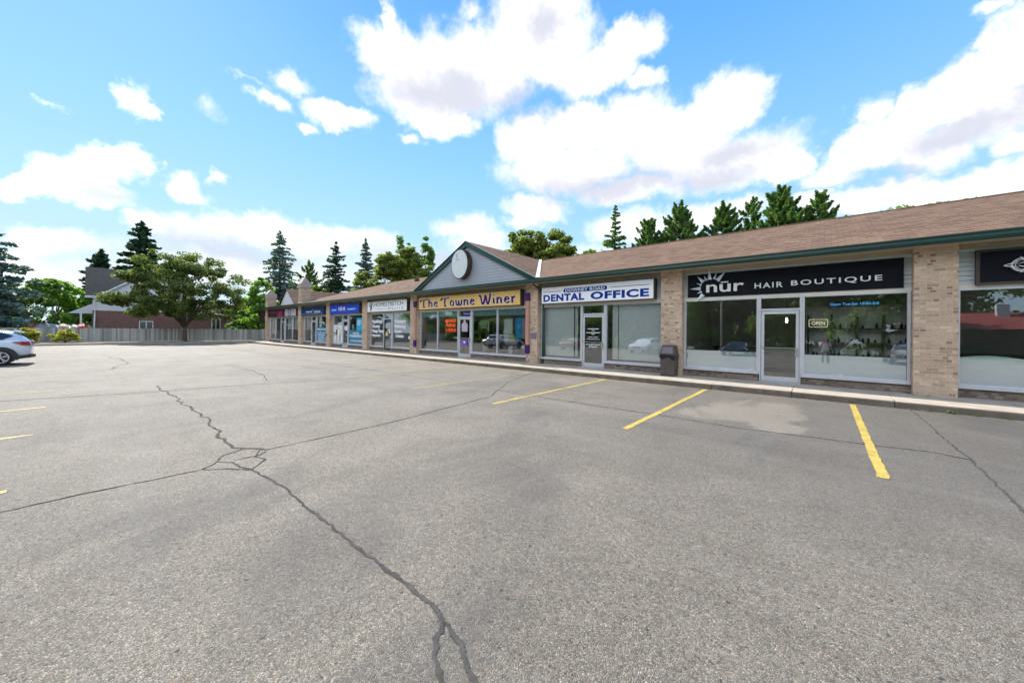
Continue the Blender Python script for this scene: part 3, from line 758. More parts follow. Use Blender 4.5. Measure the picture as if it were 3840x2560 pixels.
# brick towers with pointed siding caps over the first two pillars
def tower(a, b, y1, zb, zc, zt_):
    t = b2(a, b, YP+.01, y1, 3.88, zb, 'brick_tower', 'tan_brick', B)
    mb = MB(); o = .05; ym = (YP+y1)/2-.1
    mb.prism([(YP-o, zb), (y1+o, zb), (y1+o, zc), (ym, zt_), (YP-o, zc)], lambda u, v, d: (d, u, v), a-o, b+o)
    mb.build('tower_cap', 'cap_siding', t)
    mb = MB(); mb.box(a-.03, b+.12, YP-.12, y1+.15, 3.87, 3.95); mb.build('base_flashing', 'trim_blue', t)
tower(-37.48, -36.7, 13.80, 5.42, 5.78, 6.4)
tower(-47.03, -46.33, 13.86, 4.88, 5.33, 5.85)

# ---- storefronts
def storefront(x0, x1, door, mull, sub='aluminium', doormat='aluminium', zs=.45, handle_side=1):
    """x0, x1 opening; door=(a, b); returns dict of glass parents"""
    zt_ = 2.72; yf0, yf1 = YG-.05, YG+.05; fw = .06
    dz = 2.30
    res = {}
    def window(a, b, mlist, nm):
        m_ = MB()
        m_.box(a, b, yf0, yf1, zs-.02, zs+.05); m_.box(a, b, yf0, yf1, zt_-.05, zt_)
        m_.box(a-.0, b+.0, yf0-.10, yf0-.002, zs-.045, zs+.012)
        m_.box(a, b, yf0-.085, yf0-.003, zs+.014, zs+.035)
        xs = [a]+mlist+[b-fw]
        for xm in xs: m_.box(xm, xm+fw, yf0, yf1, zs+.051, zt_-.051)
        wi = m_.build('window', sub, B)
        panes = []
        for p, q in zip(xs, xs[1:]):
            g = MB(); yb = YG
            g.face([(p+fw-.01, yb, zs+.04), (q+.01, yb, zs+.04), (q+.01, yb+.024, zt_-.04), (p+fw-.01, yb+.024, zt_-.04)])
            go = g.build('glass', 'shop_glass', wi); panes.append((go, p+fw, q))
        # brick knee wall
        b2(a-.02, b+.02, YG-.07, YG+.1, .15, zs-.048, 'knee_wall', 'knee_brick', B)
        res[nm] = (wi, panes, a, b)
    d0, d1 = door
    if d0 > x0+.1: window(x0, d0, [m for m in mull if m < d0], 'L')
    if d1 < x1-.1: window(d1, x1, [m for m in mull if m > d1], 'R')
    # door frame, transom
    f = MB(); f.box(d0-.001, d0+.05, yf0-.02, yf1+.02, .19, zt_-.002); f.box(d1-.05, d1+.001, yf0-.02, yf1+.02, .19, zt_-.002)
    f.box(d0+.051, d1-.051, yf0-.01, yf1, dz, dz+.06); f.box(d0+.051, d1-.051, yf0-.01, yf1, zt_-.05, zt_-.002)
    f.box(d0+.051, d1-.051, yf0-.03, yf1, .18, .21)
    fo = f.build('door_frame', doormat if doormat != 'black_metal' else sub, B)
    g = MB(); g.face([(d0+.04, YG, dz+.05), (d1-.04, YG, dz+.05), (d1-.04, YG+.005, zt_-.04), (d0+.04, YG+.005, zt_-.04)]); g.build('transom_glass', 'shop_glass', fo)
    dd = MB(); a, b = d0+.06, d1-.06; y0, y1 = YG-.045, YG+.0
    dd.box(a, a+.075, y0, y1, .22, dz-.01); dd.box(b-.075, b, y0, y1, .22, dz-.01)
    dd.box(a+.076, b-.076, y0, y1, .22, .36); dd.box(a+.076, b-.076, y0, y1, dz-.10, dz-.01)
    do = dd.build('door', doormat, B)
    g = MB(); g.face([(a+.07, y0+.02, .35), (b-.07, y0+.02, .35), (b-.07, y0+.022, dz-.09), (a+.07, y0+.022, dz-.09)]); g.build('glass', 'shop_glass', do)
    hh = MB(); hh.box(a+.03, b-.05, y0-.045, y0-.025, 1.19, 1.215)
    hx = b-.09 if handle_side > 0 else a+.02
    hh.box(hx, hx+.07, y0-.06, y0-.001, .98, 1.22)
    hh.build('handle', 'chrome', do)
    res['D'] = (do, fo, a, b)
    return res
S1 = storefront(-46.32, -37.49, (-42.88, -41.75), [-44.68, -39.77])
S2 = storefront(-36.77, -31.38, (-35.05, -34.0), [-33.2])
S3 = storefront(-30.69, -25.32, (-28.95, -27.98), [])
S4 = storefront(-24.62, -19.36, (-22.80, -21.80), [], doormat='black_metal')
S5 = storefront(-18.67, -10.28, (-15.18, -14.14), [-17.02, -12.32])
S6 = storefront(-9.62, -4.32, (-7.56, -6.52), [])
S7 = storefront(-3.62, 1.63, (-1.50, -.48), [])
S8 = storefront(2.35, 7.59, (5.6, 6.6), [])
S9 = storefront(8.31, 13.29, (10.4, 11.4), [])
# frosted film bands on the salon windows, wavy one next door, dark valance film in the wine shop
def film(pane, x0, x1, z0, z1, m='frosted_film', wave=0):
    mb = MB(); n = 1 if not wave else 24; y = YG-.004
    for i in range(n):
        a, b = x0+(x1-x0)*i/n, x0+(x1-x0)*(i+1)/n
        za, zb = z1+wave*math.sin((a-x0)*3.6), z1+wave*math.sin((b-x0)*3.6)
        mb.face([(a, y, z0), (b, y, z0), (b, y+.003, zb), (a, y+.003, za)])
    return mb.build('window_film', m, pane)
film(S7['L'][1][0][0], -3.55, -1.57, .50, 1.05); film(S7['R'][1][0][0], -.42, 1.56, .50, 1.04)
film(S8['L'][1][0][0], 2.42, 5.53, .50, 1.12, wave=.05)
for k, (pn, a, b) in enumerate(S5['L'][1]+S5['R'][1]): film(pn, a, b, 2.38, 2.67, 'valance_film')

# lettering on the clinic windows
text([('•Physiotherapy', (-24.45, -23.05, 1.98, 2.30)), ('•Chiropractic', (-24.47, -23.38, 1.66, 1.97)), ('•Massage Therapy', (-24.50, -22.86, 1.33, 1.65)), ('•Acupuncture', (-24.52, -23.30, 1.06, 1.32))], None, YG-.006, 'sign_white', S4['L'][1][0][0], bold=.03)
text([('•Osteopathy', (-21.58, -20.20, 1.98, 2.30)), ('•Reflexology', (-21.58, -20.20, 1.66, 1.97)), ('•Custom', (-21.58, -20.70, 1.40, 1.64)), ('Orthotics', (-21.42, -20.48, 1.10, 1.33))], None, YG-.006, 'sign_white', S4['R'][1][0][0], bold=.03)

# ---- shop signs
def sign_box(x0, x1, z0, z1, facem, label, y=YP-.02, casem='wood_dark', name='shop_sign', rim=.03):
    s_ = empty(name, ((x0+x1)/2, y, z0), label, 'sign', 'shop signs over the storefronts')
    b2(x0-rim, x1+rim, y+.015, YG-.03, z0-rim, z1+rim, 'case', casem, s_)
    b2(x0, x1, y, y+.013, z0, z1, 'face', facem, s_)
    return s_
def bars(parent, segs, y, m, name='line', th=.004):
    for (x0, x1, z0, z1) in segs: o = b2(x0, x1, y-th, y, z0, z1, name, m, parent)
    return o
def poly(parent, pl, y, m, name, th=.004):
    mb = MB()
    for k, p in enumerate(pl): mb.prism(p, lambda u, v, d: (u, d, v), y-th-.0003*k, y)
    return mb.build(name, m, parent)
def rrect(x0, x1, z0, z1, r, n=6):
    P = []
    for cx_, cz_, a0 in ((x1-r, z1-r, 0), (x0+r, z1-r, 90), (x0+r, z0+r, 180), (x1-r, z0+r, 270)):
        P += [(cx_+r*math.cos(R(a0+90*k/n)), cz_+r*math.sin(R(a0+90*k/n))) for k in range(n+1)]
    return P
def arcband(cx_, cz_, rx, rz, a0, a1, w0, w1, n=22):
    P = []
    for k in range(n+1):
        t = k/n; a = R(a0+(a1-a0)*t); w_ = (w0+(w1-w0)*math.sin(math.pi*t))/2
        P.append(((cx_+(rx+w_)*math.cos(a), cz_+(rz+w_)*math.sin(a)), (cx_+(rx-w_)*math.cos(a), cz_+(rz-w_)*math.sin(a))))
    return [[P[k][0], P[k+1][0], P[k+1][1], P[k][1]] for k in range(n)]
Y = YP-.02
# 1 dark salon sign with magenta lettering, and the pale panel beside it
s1_ = sign_box(-46.03, -40.95, 2.84, 3.52, 'dark_maroon', 'dark maroon sign with magenta lettering, leftmost shop of the plaza')
text([("Nancy's", (-45.2, -43.2, 3.12, 3.42)), ('Nails', (-42.9, -41.6, 3.10, 3.46))], None, Y, 'magenta', s1_, bold=.01)
b2(-43.0, -41.6, Y-.004, Y, 2.88, 3.05, 'band', 'magenta', s1_)
s1b = sign_box(-40.90, -37.95, 2.84, 3.52, 'pale_panel', 'pale lilac sign panel with a narrow navy block beside the dark maroon sign')
b2(-40.0, -39.3, Y-.005, Y, 2.86, 3.50, 'navy_block', 'navy', s1b)
bars(s1b, [(-39.85, -39.45, 2.92+i*.14, 2.99+i*.14) for i in range(4)], Y-.005, 'sign_white', 'white_block')
# 2 medical centre
s2_ = sign_box(-36.67, -31.80, 2.83, 3.51, 'navy', 'dark navy medical centre sign with small white lower case lettering')
text([('downey family', (-35.5, -34.25, 3.00, 3.22)), ('medical centre', (-33.7, -32.45, 3.00, 3.22))], None, Y, 'sign_white', s2_, bold=.01)
bars(s2_, [(-36.6, -31.87, 2.91, 2.925)], Y, 'trim_blue')
poly(s2_, [[(-33.98+.16*math.cos(R(a)), 3.22+.16*math.sin(R(a))), (-33.98+.03*math.cos(R(a-25)), 3.18+.03*math.sin(R(a-25))), (-33.98+.03*math.cos(R(a+25)), 3.18+.03*math.sin(R(a+25)))] for a in (50, 90, 130)]+[[(-34.0, 2.98), (-33.96, 2.98), (-33.96, 3.2), (-34.0, 3.2)]], Y, 'trim_blue', 'emblem')
# 3 pharmacy
s3_ = sign_box(-30.60, -25.75, 2.83, 3.53, 'royal_blue', 'bright royal blue pharmacy sign with white and red outlined initials')
poly(s3_, [rrect(-29.07, -27.83, 3.01, 3.39, .04)], Y, 'red_ink', 'initials_border')
poly(s3_, [rrect(-29.05, -27.85, 3.03, 3.37, .04)], Y-.005, 'royal_blue', 'initials_panel')
text('I·D·A', (-29.0, -27.88, 3.06, 3.34), Y-.010, 'sign_white', s3_, bold=.03, spacing=1.05)
text([('SOUTH END', (-30.25, -29.45, 3.06, 3.19))], None, Y, 'sign_white', s3_, bold=.02)
text([('PHARMACY', (-27.5, -26.2, 3.06, 3.19))], None, Y, 'sign_white', s3_, bold=.02)
# 4 physiotherapy clinic
s4_ = sign_box(-24.52, -19.70, 2.83, 3.52, 'sign_white', 'white clinic sign with thin dark lettering and a runner emblem', casem='wood_dark')
text('HOMESTRETCH', (-23.55, -20.10, 3.17, 3.45), Y, 'dark_ink', s4_, bold=-.008)
text('Health', (-21.80, -20.10, 2.92, 3.10), Y, 'dark_ink', s4_, bold=-.01, spacing=1.7)
bars(s4_, [(-23.55, -21.95, 3.0, 3.012)], Y, 'dark_ink')
em = arcband(-24.0, 3.18, .27, .26, -20, 195, .012, .05)
for st in ([(-24.02, 3.30), (-24.12, 3.22), (-24.06, 3.12), (-23.90, 3.14), (-23.94, 3.26)], [(-24.08, 3.16), (-24.18, 2.92), (-24.13, 2.90), (-24.0, 3.13)], [(-24.0, 3.16), (-24.0, 3.04), (-24.08, 2.9), (-24.03, 2.9), (-23.93, 3.05), (-23.93, 3.14)], [(-24.02, 3.26), (-24.2, 3.24), (-24.2, 3.27), (-24.02, 3.31)], rrect(-23.97, -23.88, 3.28, 3.38, .04)):
    em.append(st)
poly(s4_, em, Y, 'dark_ink', 'emblem')
# 5 wine shop: calligraphic lettering with a pale outline
s5_ = sign_box(-18.41, -10.62, 2.83, 3.51, 'mustard', 'mustard yellow wine shop sign with purple calligraphic lettering')
LET = {
 'T': (1.15, [[(-.05, .86), (.12, 1.0), (.45, .93), (.85, .98), (1.12, 1.04)], [(-.05, .86), (-.05, .70)], [(.52, .93), (.48, .5), (.52, .12), (.62, .0)], [(.40, .02), (.74, .04)]]),
 'h': (.80, [[(.10, 1.05), (.14, .5), (.12, .0)], [(.14, .45), (.38, .66), (.58, .55), (.58, .05), (.66, .0)]]),
 'e': (.70, [[(.52, .40), (.12, .36), (.10, .2), (.3, .0), (.58, .12)], [(.12, .36), (.16, .55), (.36, .66), (.52, .55), (.52, .40)]]),
 'o': (.72, [[(.32, .66), (.10, .5), (.10, .15), (.32, 0), (.54, .15), (.54, .5), (.32, .66)]]),
 'w': (1.0, [[(.08, .66), (.14, .2), (.26, .0), (.44, .14), (.46, .6)], [(.46, .6), (.5, .15), (.62, .0), (.84, .2), (.84, .66)]]),
 'n': (.78, [[(.08, .64), (.14, .5), (.14, .0)], [(.14, .45), (.36, .66), (.56, .55), (.56, .05), (.66, .0)]]),
 'W': (1.5, [[(-.02, .92), (.14, 1.02), (.26, .5), (.36, .0), (.50, .0), (.66, .5), (.70, .85)], [(.62, .90), (.78, .98), (.86, .5), (.94, .0), (1.06, .0), (1.24, .55), (1.30, 1.12)]]),
 'i': (.34, [[(.06, .64), (.14, .55), (.14, .05), (.22, .0)], [(.10, .98), (.18, .90)]]),
 'r': (.62, [[(.08, .64), (.14, .5), (.14, .0)], [(.14, .42), (.34, .66), (.52, .60)]]),
}
def layout(s):
    x = 0; out = []
    for ch in s:
        if ch == ' ': x += .42; continue
        wd, st = LET[ch]
        out += [[(x+a, b) for a, b in p] for p in st]; x += wd+.06
    return out
L5 = layout('The Towne Winer')
nib_text(L5, (-18.25, -10.85, 2.94, 3.44), Y, .115, R(-20), 'sign_white', s5_, 'letter_outline', .004, .016)
nib_text(L5, (-18.25, -10.85, 2.94, 3.44), Y-.007, .115, R(-20), 'purple', s5_, 'lettering', .004, .0)
# 6 dental office
s6_ = sign_box(-9.39, -4.57, 2.82, 3.50, 'sign_white', 'white dental office sign with heavy blue lettering and two thin blue lines')
text([('DENTAL', (-9.30, -7.30, 2.89, 3.19)), ('OFFICE', (-7.02, -4.72, 2.89, 3.19))], None, Y, 'navy_ink', s6_, bold=.045, spacing=1.1)
poly(s6_, [rrect(-8.28, -6.32, 3.23, 3.40, .084)], Y, 'navy_ink', 'name_band')
text('DOWNEY ROAD', (-8.18, -6.42, 3.255, 3.375), Y-.006, 'sign_white', s6_, bold=.012, spacing=1.05)
bars(s6_, [(-9.30, -8.38, 3.295, 3.315), (-6.20, -4.70, 3.31, 3.33)], Y, 'navy_ink')
# 7 hair boutique: flat black panel with raised silver letters and a sunburst
s7_ = empty('shop_sign', (-1, YG-.06, 2.8), 'long flat black hair boutique sign with silver letters and a steel sunburst', 'sign', 'shop signs over the storefronts')
b2(-3.50, 1.50, YG-.085, YG-.022, 2.80, 3.545, 'face', 'sign_black', s7_)
Y7 = YG-.087
text('nur', (-2.93, -1.88, 2.93, 3.185), Y7-.02, 'silver_letter', s7_, bold=.014, depth=.03)
bars(s7_, [(-2.51, -2.30, 3.22, 3.255)], Y7-.02, 'silver_letter', 'macron', .03)
text([('HAIR', (-1.61, -.92, 2.98, 3.14)), ('BOUTIQUE', (-.73, 1.12, 2.98, 3.15))], None, Y7-.01, 'silver_letter', s7_, bold=.012, spacing=1.25, depth=.02)
cxr, czr = -2.83, 3.08
rays = []
for ang, r0, r1, hw in ((92, .27, .62, .045), (68, .30, .50, .03), (48, .30, .66, .055), (113, .27, .45, .03), (133, .28, .55, .05), (156, .27, .44, .03), (180, .27, .60, .045), (203, .26, .42, .03), (226, .28, .62, .05)):
    a = R(ang); d = Vector((math.cos(a), math.sin(a))); n_ = Vector((-d.y, d.x))*1.35; c0 = Vector((cxr, czr))
    rays.append((c0+d*r0+n_*hw, c0+d*r1, c0+d*r0-n_*hw, c0+d*(r0+.02)))
mb = MB()
for p, t_, q, c_ in rays:
    r3 = lambda v, yy: (v.x, yy, v.y)
    mb.face([r3(p, Y7-.02), r3(c_, Y7-.05), r3(t_, Y7-.03)]); mb.face([r3(c_, Y7-.05), r3(q, Y7-.02), r3(t_, Y7-.03)])
    mb.face([r3(q, Y7-.02), r3(p, Y7-.02), r3(t_, Y7-.015)]); mb.face([r3(p, Y7-.02), r3(q, Y7-.02), r3(c_, Y7-.05)])
mb.build('sunburst', 'steel_blue', s7_)
# 8 aesthetics shop, cut by the right edge of the photograph
s8_ = sign_box(2.68, 7.35, 2.83, 3.50, 'sign_black', 'black sign with white ornamental oval emblem at the right edge', y=YG-.16, casem='wood_dark', rim=.06)
Y8 = YG-.16
ox, oz = 4.25, 3.165
em = []
for rx, rz, w_ in ((1.14, .30, .022), (1.10, .272, .007), (.86, .17, .018), (.90, .188, .006)):
    em += arcband(ox, oz, rx, rz, 0, 360, w_, w_, 60)
def stroke(pts, w_, taper=True):
    out = []
    for i in range(len(pts)-1):
        a, b = Vector(pts[i]), Vector(pts[i+1]); d = (b-a)
        if d.length < 1e-6: continue
        d.normalize(); n_ = Vector((-d.y, d.x))
        t0 = math.sin(math.pi*min(1, (i+.4)/len(pts)))*w_ if taper else w_; t1 = math.sin(math.pi*min(1, (i+1.4)/len(pts)))*w_ if taper else w_
        out.append([tuple(a+n_*max(t0, w_*.3)), tuple(a-n_*max(t0, w_*.3)), tuple(b-n_*max(t1, w_*.3)), tuple(b+n_*max(t1, w_*.3))])
    return out
lx = ox-1.12
for sg in (1, -1):
    em += stroke([(lx+.0+.035*math.cos(t)*(1-t/9), oz+sg*(.05+.035*math.sin(t)*(1-t/9))) for t in [k*.5 for k in range(14)]], .004)
    em += stroke([(lx-.14, oz), (lx-.07, oz+sg*.03), (lx-.05, oz+sg*.015), (lx-.03, oz+sg*.05), (lx, oz+sg*.09), (lx+.06, oz+sg*.14)], .005, False)
    em += stroke([(lx+.05, oz+sg*.02), (lx+.12, oz+sg*.045), (lx+.2, oz+sg*.05)], .006)
    em += stroke([(lx+.18, oz), (lx+.26, oz+sg*.028), (lx+.36, oz)], .005, False)
    em += stroke([(lx+.08, oz+sg*.17), (lx+.10, oz+sg*.11), (lx+.2, oz+sg*.08), (lx+.3, oz+sg*.06)], .008)
em += stroke([(ox-.50+.22*math.cos(t), oz+.0+.115*math.sin(t)) for t in [R(50+k*14) for k in range(17)]], .018)
em += stroke([(ox-.45, oz-.13), (ox-.25, oz-.05), (ox-.15, oz+.1), (ox-.08, oz+.12), (ox-.1, oz+.02), (ox-.25, oz+.0), (ox-.12, oz-.08), (ox+.05, oz-.12)], .014)
poly(s8_, em, Y8, 'sign_white', 'emblem', th=.003)
text('Classique', (ox-.80, ox+.75, oz+.19, oz+.265), Y8, 'sign_white', s8_, shear=.5)
text('Aesthetics', (ox-.80, ox+.75, oz-.265, oz-.19), Y8, 'sign_white', s8_, shear=.5)
# blank oval on the pediment
ov = empty('oval_sign', (-14.02, 12.4, 4.2), 'blank white oval sign with dark rim on the pediment over the wine shop', 'sign')
E_ = [(-14.02+.63*math.cos(2*math.pi*k/40), 4.965+.75*math.sin(2*math.pi*k/40)) for k in range(40)]
E2 = [(-14.02+.59*math.cos(2*math.pi*k/40), 4.965+.71*math.sin(2*math.pi*k/40)) for k in range(40)]
MB().prism(E_, lambda u, v, d: (u, d, v), 12.28, 12.58).build('rim', 'wood_dark', ov)
MB().prism(E2, lambda u, v, d: (u, d, v), 12.268, 12.28).build('face', 'paper', ov)
bars(ov, [(-14.22, -14.18, 5.28, 5.5), (-14.30, -14.02, 5.18, 5.205)], 12.268, 'plaque', 'stain')
# painted trim columns either side of the wine shop, plaque, meter boxes
for x0 in (-10.25, -18.86):
    c_ = b2(x0, x0+.19, YP-.075, YP-.002, 1.0, 2.98, 'trim_column', 'salmon', B)
    b2(x0-.02, x0+.21, YP-.095, YP-.003, 2.981, 3.33, 'cap_block', 'purple', c_)
    b2(x0-.02, x0+.21, YP-.095, YP-.003, .62, .999, 'foot_block', 'purple', c_)
b2(-9.99, -9.68, YP-.03, YP-.001, 1.28, 1.54, 'wall_plaque', 'plaque', B)
for x0 in (-19.42, -31.3):
    b2(x0, x0+.09, YP-.06, YP-.001, 1.05, 1.22, 'outlet_box', 'sign_white' if x0 > -30 else 'black_metal', B)

# ------------------------------------------------------------------ things in the windows
text([('NEW PATIENTS WELCOME', (-7.36, -6.74, 1.08, 1.13)), ('519 829-3710', (-7.24, -6.86, .98, 1.05)), ('CLINIC HOURS', (-7.28, -6.84, 1.38, 1.42))], None, YG-.03, 'sign_white', S6['D'][0], bold=.01)
bars(S6['D'][0], [(-7.3, -6.8, 1.72, 1.745), (-7.12, -6.98, 1.66, 1.68), (-7.36, -6.74, 1.57, 1.595), (-7.12, -6.98, 1.51, 1.53), (-7.34, -6.76, 1.31, 1.325)], YG-.03, 'sign_white', 'small_print')
def flat(name, x0, x1, z0, z1, y, m, label, cat, th=.006, group=None):
    e = MB().box(x0, x1, y, y+th, z0, z1).build(name, m); return tag(e, label, cat, group)
# window blinds in the dental office (bands hanging inside)
def blind(x0, x1, z0, z1, label, y=YG+.16):
    e = empty('window_blind', ((x0+x1)/2, y, z1), label, 'blind', 'pale blinds in the shop windows')
    mb = MB(); n = max(2, int((x1-x0)/.11))
    for i in range(n):
        a, b = x0+(x1-x0)*i/n, x0+(x1-x0)*(i+1)/n
        mb.face([(a, y-.012, z0), (b-.003, y+.012, z0), (b-.003, y+.012, z1), (a, y-.012, z1)])
    mb.build('fabric', 'blind', e)
    b2(x0, x1, y-.02, y+.03, z1, z1+.04, 'rail', 'aluminium', e)
blind(-9.55, -8.05, .55, 2.64, 'wide pale blind filling the left window of the dental office')
blind(-7.98, -7.86, .55, 2.64, 'narrow pale blind strip left of the dental office door')
blind(-6.30, -6.08, .55, 2.64, 'narrow pale blind strip right of the dental office door')
blind(-6.04, -4.42, .55, 2.64, 'wide pale blind filling the right window of the dental office')
blind(-46.2, -44.75, 1.0, 2.66, 'grey blind in the leftmost window of the plaza')
blind(-39.65, -37.6, 1.5, 2.66, 'half drawn grey blind in the window left of the second pillar')
blind(-41.5, -39.85, 1.5, 2.66, 'half drawn grey blind just right of the door of the leftmost shop')
blind(-36.6, -35.3, 1.5, 2.66, 'half drawn grey blind in the left window under the navy sign')
blind(-33.9, -33.25, 1.8, 2.66, 'short grey blind above the teal pharmacy services poster')
# pharmacy posters
p1 = empty('poster', (-32.4, YG-.018, .5), 'teal pharmacy services poster in the window under the navy sign', 'poster')
b2(-33.9, -31.42, YG-.018, YG-.010, .52, 1.78, 'panel', 'teal', p1)
text([('Pharmacy Services', (-33.8, -31.5, 1.48, 1.66)), ('FULL RANGE PLANNERS', (-33.8, -31.7, 1.22, 1.31)), ('• PRESCRIPTION REFILLS', (-33.8, -31.7, 1.05, 1.14)), ('• COMPOUNDING', (-33.8, -32.4, .90, .98)), ('• COMPLIANCE PACKAGING', (-33.8, -31.6, .74, .82)), ('• PRESCRIPTIONS', (-33.8, -32.3, .58, .66))], None, YG-.018, 'sign_white', p1, bold=.02)
p2 = empty('poster', (-26.6, YG-.018, .5), 'teal poster lettered PHARMACY right of the pharmacy door', 'poster')
b2(-27.9, -25.4, YG-.018, YG-.010, .52, 1.55, 'panel', 'teal', p2)
b2(-26.7, -25.4, YG-.017, YG-.011, 1.551, 2.45, 'upper_panel', 'bright_teal', p2)
text([('South End', (-27.3, -26.3, 1.25, 1.42))], None, YG-.018, 'sign_white', p2, bold=.01, shear=.3)
text([('PHARMACY', (-27.75, -25.5, 1.0, 1.22)), ('519-823-0500', (-27.6, -25.85, .68, .80))], None, YG-.018, 'sign_white', p2, bold=.02)
bars(p2, [(-26.6, -26.0, 2.22, 2.26), (-26.6, -26.1, 2.12, 2.16), (-26.6, -25.9, 2.02, 2.06), (-26.6, -26.2, 1.92, 1.96)], YG-.018, 'sign_white', 'small_print')
p3 = empty('poster', (-29.8, YG-.018, .5), 'white poster of a walking family left of the pharmacy door', 'poster')
b2(-30.6, -29.02, YG-.018, YG-.010, .52, 1.95, 'panel', 'paper', p3)
def fig(x, h, wd, m1, m2):
    poly(p3, [rrect(x-wd*.22, x+wd*.22, .6+h*.84, .6+h, wd*.2)], YG-.018, 'skin', 'head')
    poly(p3, [[(x-wd*.5, .6+h*.45), (x-wd*.42, .6+h*.8), (x+wd*.42, .6+h*.8), (x+wd*.5, .6+h*.45)]], YG-.018, m1, 'torso')
    poly(p3, [[(x-wd*.42, .56), (x-wd*.38, .6+h*.47), (x-.01, .6+h*.47), (x-wd*.1, .56)], [(x+wd*.12, .56), (x+.01, .6+h*.47), (x+wd*.38, .6+h*.47), (x+wd*.44, .56)]], YG-.018, m2, 'legs')
fig(-29.98, 1.22, .30, 'wood_dark', 'tarp_beige'); fig(-29.72, 1.15, .26, 'sign_white', 'paper'); fig(-29.42, 1.0, .26, 'tarp_beige', 'grey_cloth'); fig(-29.22, .98, .2, 'paper', 'sign_white')
bars(p3, [(-30.55, -30.1, 1.25, 1.33), (-30.55, -30.1, 1.10, 1.14)], YG-.018, 'dark_ink', 'bench')
flat('notice', -28.62, -28.45, 1.55, 1.85, YG-.05, 'paper', 'small white notice taped high on the pharmacy door', 'notice')
flat('notice', -28.40, -28.15, 1.50, 1.88, YG-.05, 'sign_white', 'larger white notice on the pharmacy door beside the small one', 'notice')
flat('notice', -27.55, -27.25, 1.6, 2.0, YG+.04, 'paper', 'white notice in a pale frame above the teal PHARMACY poster', 'notice')
# clinic door papers
flat('notice', -22.55, -22.28, 1.20, 1.45, YG-.052, 'paper_yellow', 'pale yellow paper on the black clinic door', 'notice')
flat('notice', -22.15, -21.98, 1.35, 1.68, YG-.052, 'paper', 'pale blue paper on the right of the black clinic door', 'notice')
flat('notice', -22.32, -22.18, 1.48, 1.65, YG-.052, 'mustard', 'small orange sticker on the black clinic door', 'sticker')
# wine shop
ns = empty('neon_sign', (-16.0, YG+.12, 1.8), 'red neon MAKE WINE HERE sign in the wine shop window', 'sign')
text([('MAKE', (-16.45, -15.55, 2.06, 2.24)), ('WINE', (-16.42, -15.6, 1.80, 1.98)), ('HERE', (-16.45, -15.55, 1.54, 1.72))], None, YG+.12, 'neon_red', ns, bold=.012)
b2(-16.52, -15.48, YG+.15, YG+.17, 1.48, 2.3, 'backing', 'black_metal', ns)
wn = empty('neon_sign', (-14.66, YG+.1, 2.42), 'violet welcome sign in the transom over the wine shop door', 'sign')
b2(-15.05, -14.28, YG+.11, YG+.13, 2.40, 2.64, 'backing', 'wood_dark', wn)
text('Welcome', (-14.95, -14.38, 2.46, 2.59), YG+.105, 'neon_violet', wn, bold=.02)
d5 = empty('notice', (-14.66, YG-.05, 1.55), 'white bell shaped notice on the upper half of the wine shop door', 'notice')
poly(d5, [[(-14.88, 1.55), (-14.44, 1.55), (-14.42, 1.95), (-14.54, 2.02), (-14.58, 2.14), (-14.66, 2.2), (-14.74, 2.14), (-14.78, 2.02), (-14.90, 1.95)]], YG-.05, 'pale_panel', 'panel')
d6 = empty('poster', (-14.66, YG-.05, .8), 'purple poster with white triangle on the lower half of the wine shop door', 'poster')
poly(d6, [rrect(-14.9, -14.44, .78, 1.15, .02)], YG-.05, 'bright_purple', 'panel')
poly(d6, [[(-14.76, 1.03), (-14.67, .9), (-14.58, 1.03)]], YG-.056, 'sign_white', 'triangle')
flat('poster', -11.95, -11.38, 1.45, 2.20, YG+.07, 'paper', 'pale grey printed poster left of the blue one in the wine shop', 'poster')
flat('poster', -11.20, -10.85, 1.25, 2.24, YG+.07, 'paper_blue', 'tall bright blue poster in the right wine shop window', 'poster')
flat('poster', -10.83, -10.6, 1.25, 2.2, YG+.07, 'pale_panel', 'grey patterned poster right of the tall bright blue one', 'poster')
flat('poster', -11.95, -11.62, 1.08, 1.43, YG+.07, 'paper', 'small grey poster below the printed grey one', 'poster')
flat('poster', -11.60, -11.25, 1.08, 1.43, YG+.07, 'paper_yellow', 'small yellow green poster below the blue one', 'poster')
flat('poster', -13.6, -13.15, 1.72, 2.1, YG+.1, 'paper_green', 'green poster in the middle wine shop window', 'poster')
flat('poster', -13.08, -12.98, 1.6, 2.1, YG+.1, 'paper', 'narrow white vertical banner in the middle wine shop window', 'poster')
flat('display_card', -13.55, -13.25, .52, .88, YG+.2, 'paper_green', 'green card leaning in the middle wine shop window', 'card')
flat('display_card', -11.75, -11.5, .52, .88, YG+.2, 'paper', 'white card with four pictures standing in the right wine shop window', 'card')
flat('display_card', -10.98, -10.75, .75, .93, YG+.25, 'sign_white', 'small white house shaped card in the right wine shop window', 'card')
flat('display_card', -15.75, -15.3, 1.15, 1.27, YG+.1, 'paper', 'white strip notice under the red neon sign', 'card')
